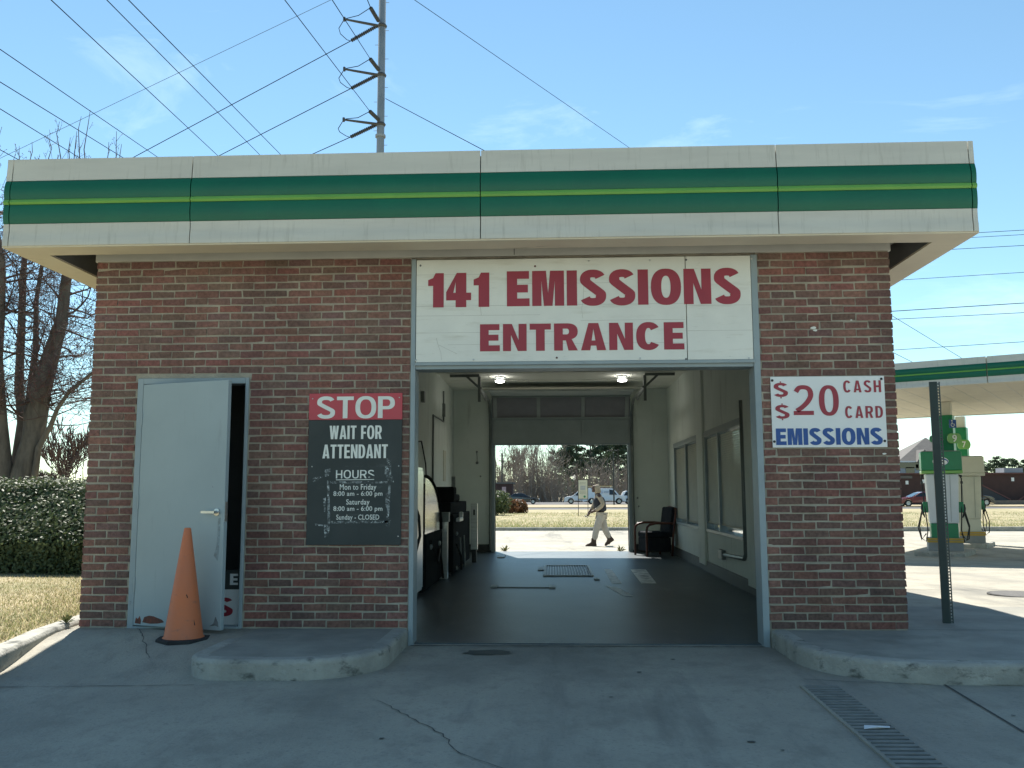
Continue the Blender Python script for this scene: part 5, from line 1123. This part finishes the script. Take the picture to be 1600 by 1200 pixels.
tag(blades(42000, reg1, .015, .05, 1, lambda x, y: .03), 'short dry tan and green grass left of the kerb', 'grass')
def reg2(rng):
    y = 28.9+(rng.random()**1.5)*28; x = rng.uniform(-.11, .11)*(y+7.8) if rng.random() < .6 else rng.uniform(.34, .60)*(y+7.8); return x, y
tag(blades(26000, reg2, .05, .13, 2, lambda x, y: -.35 if y < 45 else -.34, wd=.014, cols=((.38,.33,.18), (.26,.26,.11), (.17,.21,.07), (.44,.39,.23), (.20,.23,.09))), 'dry grass of the wide lawn behind the building', 'grass')
# small weeds at the foot of walls and kerbs
def weed(x, y, z, s, label, seed):
    rng = random.Random(seed); m = MB()
    for i in range(26):
        a = rng.uniform(0, 6.28); l = s*rng.uniform(.5, 1); e = rng.uniform(.3, 1.2); c = Vector((x, y, z)); tip = c+Vector((math.cos(a)*l*math.cos(e), math.sin(a)*l*math.cos(e), l*math.sin(e))); sd_ = Vector((-math.sin(a), math.cos(a), 0))*l*.12; mid = c.lerp(tip, .55)+Vector((0,0,l*.1))
        m.add([c, mid-sd_, tip, mid+sd_], [(0,1,2,3)])
    tag(m.build('weed', M['weed'], None, fix=False), label, 'weed', None)
weed(-1.05, 12.25, g(-1.05, 12.25), .17, 'leafy weed growing at the foot of the jamb opposite the armchair', 1)
weed(1.45, 12.3, g(1.45, 12.3), .16, 'leafy weed growing at the foot of the jamb beside the walking person', 2)
weed(-4.16, .0, .03, .10, 'small weed in the kerb by the corner of the brick wall', 3)
# far shrubs and trees beyond the lawn
def clump(m, c, r, n, rng, size, flat=.8):
    for i in range(n):
        d = Vector((rng.gauss(0,1), rng.gauss(0,1), rng.gauss(0,1))).normalized()*(rng.random()**.35); q = Vector(c)+Vector((d.x*r, d.y*r, d.z*r*flat)); n_ = (d+Vector((rng.gauss(0,.5), rng.gauss(0,.5), rng.gauss(0,.5)))).normalized(); a = n_.orthogonal().normalized(); a.rotate(Matrix.Rotation(rng.uniform(0,6.28), 3, n_)); b = n_.cross(a); s = size*rng.uniform(.6,1.3)
        m.add([q-a*s, q+b*s*.6, q+a*s, q-b*s*.6], [(0,1,2,3)])
def shrub(label, x, ybase, Y, w_, h, mt, seed):
    rng = random.Random(seed); p = at(x, ybase, Y); t = thing('round_shrub', label, 'shrub', (p.x, Y, -.36)); m = MB()
    for i in range(9):
        a = rng.uniform(0, 6.28); r = w_*rng.uniform(.1,.55); clump(m, (p.x+math.cos(a)*r, Y+math.sin(a)*r*.8, -.36+h*rng.uniform(.30,.60)), h*.42, 420, rng, .075, 1.0)
    m.build('foliage', M[mt], t, fix=False); m = MB(); m.tube([(p.x, Y, -.45), (p.x, Y, -.36+h*.5)], [.06,.03], 6); m.build('stem', M['bark'], t)
shrub('dark green clipped shrub at the edge of the back opening', 774, 800, 50, 1.1, 1.75, 'hedge', 1)
shrub('rusty orange shrub next to the dark green clipped shrub', 793, 797, 56, .75, 1.1, 'shrubred', 2)
shrub('rusty orange shrub before the dark sedan, farther from the clipped shrub', 809, 797, 57, .7, 1.05, 'shrubred', 3)
def pine(label, x, Y, h, seed, group, w_=.24, dense=1.0):
    rng = random.Random(seed); p = at(x, 780, Y); b = Vector((p.x, Y, -.6)); t = thing('pine_tree', label, 'tree', b, group); m = MB(); lx = rng.gauss(0, .02)*h
    m.tube([b, b+Vector((lx*.4, 0, h*.5)), b+Vector((lx, 0, h*.96))], [h*.018, h*.013, h*.004], 6)
    f = MB(); n = int(26*dense)
    for i in range(n):
        u = rng.uniform(.30, 1); a = rng.uniform(0, 6.28); l = h*w_*(1.15-u)*rng.uniform(.5, 1.1)+h*.02
        s = b+Vector((lx*u, 0, h*u*.94)); e = s+Vector((math.cos(a)*l, math.sin(a)*l, l*.25)); m.tube([s, e], [h*.005, h*.002], 3, False); clump(f, e, h*.062*rng.uniform(.7,1.3), 80, rng, h*.014, .6); clump(f, s.lerp(e, .55), h*.04, 30, rng, h*.013, .6)
    m.build('trunk', M['bark'], t, fix=False); f.build('crown', M['pine'], t, fix=False); return t
G1 = 'pines beyond the back road'
L1 = 'dark green pine rising beyond the road behind the cream yard sign'; L2 = 'dark green pine beyond the road behind the cargo van'
for i, (x, h, l) in enumerate(((889,14.5,L1), (902,15.5,L1), (877,9.5,L1), (921,14,L2), (941,14.8,L2), (951,13.5,L2), (966,12.5,L2), (978,11.5,L2))): pine(l, x, 152+7*(i % 3), h, 40+i, G1, .26, 1.6)
L3 = 'distant green pine standing behind the roof of the brick shops'
for i, (x, h) in enumerate(((1482,6.2), (1496,6.6), (1510,7.4), (1524,7.9), (1537,7.3), (1551,7.8), (1565,8.2), (1579,7.9), (1592,8.0), (1606,7.6), (1622,7.9), (1468,5.6))): pine(L3, x, 160+6*(i % 3), h, 80+i, 'pines behind the brick shops', .34, 1.7)
G2 = 'leafless brush beyond the back road'; L4 = 'tall brown leafless thicket beyond the road behind the dark sedan'
THK = ((820,9.5,4,60), (832,11,5,80), (845,10.5,5,85), (857,8,5,70), (869,5,4,50), (806,5,4,40))
L5 = 'leafless pale tree near the far utility pole beyond the road'
for i, (x, h) in enumerate(((797,11.5), (806,12.5), (778,9), (812,10.5))):
    p = at(x, 780, 158); bare('bare_tree', L5, (p.x, 158, -.5), h, 70+i, M['twighazed'], .36, 4, 'leafless trees by the far pole', .10, (2,4), .25, 1, .03)
def thicket(label, x, Y, h, w_, n, seed, group):
    rng = random.Random(seed); c = at(x, 780, Y); t = thing('leafless_thicket', label, 'thicket', (c.x, Y, -.5), group); m = MB()
    for i in range(n):
        b = Vector((c.x+rng.gauss(0, w_*.35), Y+rng.uniform(-2, 2), -.5)); hh = h*rng.uniform(.35, 1.0)**.8; d = Vector((rng.gauss(0,.14)+(b.x-c.x)*.05, 0, 1)); P = [b]
        for k in range(4): d = (d+Vector((rng.gauss(0,.10), 0, .12))).normalized(); P.append(P[-1]+d*hh/4)
        m.tube(P, [.05,.04,.032,.025,.015], 3, False)
        for _ in range(9):
            f = rng.uniform(.15, 1); i_ = min(3, int(f*4)); q = P[i_].lerp(P[i_+1], f*4-i_); e = q+Vector((rng.gauss(0,.45), rng.gauss(0,.3), rng.uniform(.5,1.0)))*hh*.16; m.tube([q, q.lerp(e, .5)+Vector((rng.gauss(0,.06), 0, 0)), e], [.026,.02,.014], 3, False)
    m.build('stems', M['twighazed'], t, fix=False); return t
# a far-off wood closes the horizon
for i, (x, h, w_, n) in enumerate(THK): thicket(L4, x, 140+3*(i % 3), h, w_, n, 60+i, G2)
L7 = 'low leafless brush under the pines behind the cargo van'
for i, (x, h, w_, n) in enumerate(((886,3.5,5,40), (905,4.5,5,45), (922,7.5,4,50), (936,7,5,50), (950,6,5,45), (966,6.5,5,45), (984,6,5,40))): thicket(L7, x, 138+2*(i % 3), h, w_, n, 160+i, 'leafless brush under the pines')
L8 = 'low leafless brush behind the small brick building'
for i, (x, h, w_, n) in enumerate(((776,5,5,50), (790,6,5,60))): thicket(L8, x, 150, h, w_, n, 180+i, 'leafless brush by the small brick building')
rng = random.Random(8); m = MB()
for i in range(520):
    a = rng.uniform(-1.0, 1.0); d_ = rng.uniform(330, 430); x = math.sin(a)*d_*1.4; y = math.cos(a)*d_; h = rng.uniform(6, 11); clump(m, (x, y, h*.45-.6), h*.55, 34, rng, h*.16, 1.0)
tag(struct(m.build('far_wood', M['pine'], None, fix=False), 'stuff'), 'low far-off wood that closes the horizon', 'wood')

# ================================================================== FAR THINGS
# steel transmission pole with three sets of insulators
PX = 596; PY = 52
base = at(PX, 110, PY); t = thing('transmission_pole', 'tall grey steel transmission pole with three tiers of insulators', 'pole', (base.x, PY, -.5))
topz = at(PX, -60, PY).z
m = MB(); m.tube([(base.x, PY, -.5), (base.x, PY, topz)], [.30, .25], 16); m.build('shaft', M['galv'], t, smooth=True)
m = MB(); cz_ = at(PX, 213, PY).z; m.lathe([(.36,-.08),(.36,.08)], (base.x, PY, cz_), 16); m.build('collar', M['galv'], t)
def string(mb, a, b, n=15, r=.14):
    a = Vector(a); b = Vector(b); mb.tube([a, b], .04, 6)
    for i in range(n):
        c = a.lerp(b, (i+.8)/(n+.6)); d = (b-a).normalized()*.035; mb.tube([c-d, c, c+d], [.05, r, .05], 10)
wires = []
def wire(a, b, wpx, mt, label, group, ext0=0., ext1=0.):
    a = Vector(a); b = Vector(b); d = b-a; p0 = a-d*ext0; p1 = b+d*ext1
    def rad(p): return max(.004, wpx*max(6, (p-CAM).dot(_fw))/F/2)
    r0 = min(rad(a), rad(b))
    m = MB(); pts = [p0.lerp(p1, i/12) for i in range(13)]; m.tube(pts, r0, 5); o = m.build('power_line', M[mt], None); return tag(o, label, 'wire', group)
levels = [(37, 40), (113, 117), (191, 194)]
tipsL = [((579,12), (538,30), (548,64)), ((578.5,92), (538,108), (548,138.5)), ((578,174), (537,187), (547,214.5))]
ends = [((519,-85), (212,244)), ((519,0), (345,242)), ((445,0), (490,240))]
for k in range(3):
    at_ = at(591, levels[k][1], PY-.15); up_, post, dn_ = tipsL[k]
    Pu = at(*up_, PY-2.2); Pp = at(*post, PY-.5); Pd = at(*dn_, PY+1.4); A0 = at(591.5, levels[k][0]-4, PY-.2); A1 = at(590, levels[k][1], PY-.1)
    m = MB(); string(m, A0, Pu); m.build('insulator_string', M['insul'], t)
    m = MB(); string(m, A1, Pd); m.build('insulator_string', M['insul'], t)
    m = MB(); m.tube([A1, A1.lerp(Pp, .5), Pp], [.10, .09, .07], 8); m.lathe([(.09,-.14),(.09,.14)], Pp, 8); m.build('post_insulator', M['insul'], t)
    m = MB(); mid = Pp; m.tube([Pu, Pu.lerp(mid, .45)+Vector((0,0,-.18)), mid+Vector((.18,0,.06)), mid, mid+Vector((-.42,.2,-.55)), mid.lerp(Pd, .5)+Vector((-.55,.2,-.15)), Pd+Vector((-.28,0,.1)), Pd], .025, 6); m.build('jumper', M['wire'], t)
    m = MB(); m.lathe([(.29,-.12),(.36,0),(.29,.12)], (base.x, PY, A1.z), 12); m.build('bracket', M['insul'], t)
    fr = {0: (519, -85), 1: (519, 0), 2: (445, 0)}[k]
    wire(Pu, at(*fr, 30 if k else 28) if k else at(566, -20, 44), 1.5, 'wire', ['overhead line from the top insulators of the steel pole toward the viewer', 'overhead line from the middle insulators of the steel pole toward the viewer', 'overhead line from the bottom insulators of the steel pole toward the viewer'][k], 'lines on the steel pole', 0, .9 if k else 6)
    e = [(212,244), (345,242), (490,240)][k]
    wire(Pd, at(*e, 60), 1.3, 'wire', ['line sloping down from the top insulators of the steel pole', 'line sloping down from the middle insulators of the steel pole', 'line sloping down from the bottom insulators of the steel pole'][k], 'lines on the steel pole', 0, [.8, 1.2, 4][k])
rng = random.Random(2); m = MB()
for i in range(34):
    z = 2+i*(topz-3)/34; s = -1 if i % 2 else 1; m.bar((base.x+s*.2, PY, z), (base.x+s*.48, PY, z), .025, .025)
m.build('step_bolts', M['galv'], t)
wire(at(602.5, 154, PY), at(760, 237, 44), 1.2, 'wire', 'single line leaving the steel pole over the middle of the roof', 'lines on the steel pole', 0, .6)
wire(at(648, 0, 26), at(985, 232, 44), 1.0, 'wire', 'lone thin line crossing the open sky between pole and roof end', 'overhead lines', .8, .6)
wire(at(500, 8, 70), at(28, 234, 80), .8, 'wirepale', 'very thin pale line crossing behind all the dark lines', 'overhead lines', .6, .6)
LB = 'dark overhead line passing over the roof above the grey door'
for x0, y0, Z0, x1, y1, Z1, w_ in ((80,0,20,339,242,39,1.7), (167,0,20,406,242,39,1.6), (201,0,20,439,242,39,1.7)):
    wire(at(x0, y0, Z0-7.8), at(x1, y1, Z1-7.8), w_, 'wire', LB, 'lines over the roof', .9, 1.2)
LC = 'dark overhead line sloping down over the bare tree twigs'
for x0, y0, Z0, x1, y1, Z1, w_ in ((0,77,24,244,244,40,1.5), (0,128,26,190,245,38,1.5), (0,170,28,125,247,37,1.4), (0,234,34,28,249,36,1.3)):
    wire(at(x0, y0, Z0-7.8), at(x1, y1, Z1-7.8), w_, 'wire', LC, 'lines over the bare tree', .9, 1.0)
LD = 'dark cable passing behind the trunks of the large bare tree'
for a, b in (((55,481), (150,514)), ((75,444), (150,471))): wire(at(*a, 24), at(*b, 24.5), 1.6, 'wire', LD, 'cables behind the bare tree', 1.6, 1.0)
LE = 'thin line running level above the fuel canopy'
for a, b, w_ in (((1530,363.5), (1600,359.5),.9), ((1520,371), (1600,366.5),.8), ((1490,389.5), (1600,383.5),.9), ((1415,437), (1600,425.5),.8), ((1392,486.5), (1600,473.5),1.2), ((1395,499), (1600,488.5),.9), ((1395,547), (1600,534),.9)):
    wire(at(*a, 62), at(*b, 60), w_, 'wire', LE, 'lines above the fuel canopy', (9 if a[0] > 1450 else 4), 2.0)
wire(at(1390, 491, 58), at(1500, 558, 66), .8, 'wire', 'thin slanting line crossing the level lines above the fuel canopy', 'lines above the fuel canopy', 2.5, 1.5)
wire(at(1396, 551, 58), at(1420, 563, 60), .8, 'wire', 'short slanting line just above the end of the fuel canopy', 'lines above the fuel canopy', 6, 6)
# yard sign, light pole, utility pole, road signs
yb = 47; p = at(911, 800, yb); t = thing('yard_sign', 'cream notice board on two thin legs standing in the back lawn', 'sign', (p.x, yb, -.34))
x0, x1 = at(903.5, 770, yb).x, at(918.5, 770, yb).x; z0, z1 = at(911, 779.5, yb).z, at(911, 750, yb).z
m = MB(); m.box(x0, x1, yb, yb+.03, z0, z1); m.build('board', M['signcream'], t)
for x in (x0, x1): m = MB(); m.bar((x, yb+.015, -.45), (x, yb+.015, z1), .035, .035); m.build('leg', M['black'], t)
m = MB(); m.box(x0, x1, yb-.005, yb+.035, z0-.03, z0); m.box(x0, x1, yb-.005, yb+.035, z1, z1+.03); m.build('frame', M['black'], t)
wv, hv = x1-x0, z1-z0
m = MB(); m.box(x0+.22*wv, x0+.75*wv, yb-.004, yb-.001, z0+.48*hv, z0+.70*hv); m.build('picture', mat('sign_picture', (.30,.33,.36), (.42,.43,.42), 9, .6), t)
m = MB(); m.lathe([(.08*wv+.02,0),(.08*wv+.02,-.003)], (x0+.66*wv, yb-.001, z0+.12*hv), 12, 'y'); m.build('emblem', M['pumpgreen'], t)
tp = mat('sign_print', (.36,.36,.31), (.42,.42,.36), 9, .7)
for f in (.40,.33,.26,.78,.85): m = MB(); m.box(x0+.15*wv, x0+.82*wv, yb-.004, yb-.001, z0+f*hv, z0+(f+.03)*hv); m.build('print_line', tp, t)
Yp = 98; p = at(959.5, 790, Yp); t = thing('light_pole', 'slim dark lot light pole with two flat lamp heads beyond the road', 'street lamp', (p.x, Yp, -.4)); zt = at(959.5, 704, Yp).z
m = MB(); m.tube([(p.x, Yp, -.4), (p.x, Yp, zt)], [.09,.06], 8); m.build('pole', M['black'], t)
for s in (-1, 1):
    m = MB(); m.obox((p.x+s*.36, Yp, zt), (.24, .16, .06)); m.build('lamp_head', M['black'], t, bevel=.02); m = MB(); m.bar((p.x, Yp, zt-.02), (p.x+s*.2, Yp, zt-.02), .05, .05); m.build('arm', M['black'], t)
Yp = 135; p = at(784.5, 790, Yp); t = thing('utility_pole', 'wooden utility pole with short crossarms beyond the small brick building', 'pole', (p.x, Yp, -.5)); zt = at(784.5, 708, Yp).z
m = MB(); m.tube([(p.x, Yp, -.5), (p.x, Yp, zt)], [.17,.11], 8); m.build('pole', M['bark'], t)
for z in (zt-.5, zt-1.3): m = MB(); m.box(p.x-.55, p.x+.55, Yp-.08, Yp-.0, z, z+.12); m.build('crossarm', M['bark'], t)
Ys = 40; p = at(97.5, 737, Ys); t = thing('road_sign', 'small white road sign on a post seen past the hedge', 'sign', (p.x, Ys, 0))
m = MB(); m.bar((p.x, Ys, -.1), (p.x, Ys, p.z+.3), .05, .05); m.build('post', M['galv'], t); m = MB(); m.box(p.x-.17, p.x+.17, Ys-.04, Ys-.026, p.z-.19, p.z+.19); f_ = m.build('plate', M['signcream'], t)
m = MB(); m.tube([(p.x-.05, Ys-.043, p.z-.1), (p.x-.05, Ys-.043, p.z+.05), (p.x, Ys-.043, p.z+.1), (p.x+.05, Ys-.043, p.z+.05), (p.x+.05, Ys-.043, p.z-.1)], .012, 4); m.build('symbol', M['black'], f_)
# small brick building past the opening
Yb = 126; a, b = at(776, 770, Yb), at(800, 770, Yb); zt = at(788, 756, Yb).z
t = thing('brick_hut', 'small dark brick building with a pale roof edge beyond the road', 'building', ((a.x+b.x)/2, Yb+2, -.5))
m = MB(); m.box(a.x-2, b.x, Yb, Yb+5, -.5, zt); m.build('wall', M['farbrick'], t); m = MB(); m.box(a.x-2.2, b.x+.2, Yb-.2, Yb+5.2, zt, zt+.22); m.build('roof', M['farroof'], t)
c = at(787.5, 764.5, Yb); m = MB(); m.box(c.x-.3, c.x+.3, Yb-.05, Yb, c.z-.35, c.z+.35); m.build('wall_notice', M['signpink'], t)
# brick shops on the right
Yb = 96; a = at(1400, 770, Yb); zt = at(1500, 741, Yb).z
t = thing('brick_shops', 'long low dark brick shop building beyond the road behind the pumps', 'building', (a.x+14, Yb+5, -.5))
m = MB(); m.box(a.x-8, a.x+46, Yb, Yb+12, -.5, zt); wl_ = m.build('wall', M['farbrick'], t)
m = MB(); m.box(a.x-8.2, a.x+46.2, Yb-.25, Yb+12.2, zt, zt+.16); m.build('roof_edge', mat('shop_edge', (.12,.06,.055), (.1,.05,.05), 1, .8), t)
for x, y in ((1417,754), (1442,752), (1582,749)): c = at(x, y, Yb); m = MB(); m.box(c.x-.15, c.x+.15, Yb-.06, Yb-.0, c.z-.2, c.z+.2); m.build('wall_notice', M['signwhite'], t)
c = at(1412, 745.5, Yb); m = MB(); m.box(c.x-.9, c.x+.9, Yb-.12, Yb, c.z-.15, c.z+.15); m.build('name_board', M['farroof'], t)
a1 = at(1530, 757, Yb); b1 = at(1575, 782, Yb); c1_ = at(1575, 790, Yb); d1 = at(1527, 790, Yb)
m = MB(); m.prism([(a1.x, a1.z), (b1.x, b1.z), (c1_.x, -.4), (d1.x, -.4)], Yb-.4, Yb-.02, 'y'); m.build('ramp_side', mat('ramp_dark', (.045,.045,.05), (.06,.06,.065), 1, .8), t)
rl = mat('ramp_rail', (.17,.07,.06), (.14,.06,.055), 2, .7)
m = MB(); m.bar((a1.x-.2, Yb-.42, a1.z+.1), (b1.x+.1, Yb-.42, b1.z+.1), .08, .12); m.build('ramp_rail', rl, t)
e1 = at(1577, 789, Yb); e2 = at(1605, 770, Yb); m = MB(); m.bar((e1.x, Yb-.5, e1.z), (e2.x+2, Yb-.5, e2.z+1.3), .08, .12); m.build('ramp_rail', rl, t)
c = at(1576, 735, Yb+4); m = MB(); m.box(c.x-1.0, c.x+1.1, Yb+3, Yb+5, zt+.1, zt+.75); m.build('roof_unit', M['farwall'], t)
m = MB(); w0 = at(1546, 790, Yb-3); m.box(w0.x, w0.x+22, Yb-3.2, Yb-3, -.45, .1); m.build('low_wall', M['farroof'], t)
# house with hipped roof behind the shops
Yb = 122; a, b = at(1404, 745, Yb), at(1500, 745, Yb); ze = at(1425, 721, Yb).z
t = thing('gabled_house', 'pale house with steep grey shingle roofs rising behind the brick shops', 'building', ((a.x+b.x)/2, Yb+4, -.5))
m = MB(); m.box(a.x+.2, b.x, Yb, Yb+9, -.5, ze); wl_ = m.build('wall', M['farwall'], t)
q0, q1, q2 = at(1407, 720, Yb), at(1447, 700, Yb), at(1466, 686, Yb)
m = MB(); m.add([(a.x-.1, Yb-.4, ze), (b.x+.4, Yb-.4, ze), (b.x+.4, Yb+9.4, ze), (a.x-.1, Yb+9.4, ze), (q2.x, Yb+4.5, at(1466,684,Yb+4.5).z), (b.x-2.5, Yb+4.5, at(1466,684,Yb+4.5).z)], [(0,1,5,4), (1,2,5), (2,3,4,5), (3,0,4), (0,3,2,1)]); rf = m.build('roof', M['farroof'], t)
g0, g1, g2 = at(1433, 722, Yb-1), at(1452, 722, Yb-1), at(1440, 702, Yb-1)
m = MB(); m.add([(g0.x, Yb-1, g0.z), (g1.x+.6, Yb-1, g1.z), (g2.x+.4, Yb-1, g2.z), (g0.x, Yb+4, g0.z), (g1.x+.6, Yb+4, g1.z), (g2.x+.4, Yb+4, g2.z)], [(0,1,2), (5,4,3), (0,2,5,3), (2,1,4,5), (0,3,4,1)]); m.build('dormer_roof', M['farroof'], rf)
for x, y, w_, h in ((1420,727,2.6,.8), (1422,735,1.2,.9), (1440,730,1.6,.8)): c = at(x, y, Yb); m = MB(); m.box(c.x-w_/2, c.x+w_/2, Yb-.06, Yb, c.z-h/2, c.z+h/2); m.build('window', M['carglass'], t)
m = MB(); m.box(a.x-.1, b.x, Yb-.5, Yb-.3, ze-.12, ze+.05); m.build('eave', M['signwhite'], t)
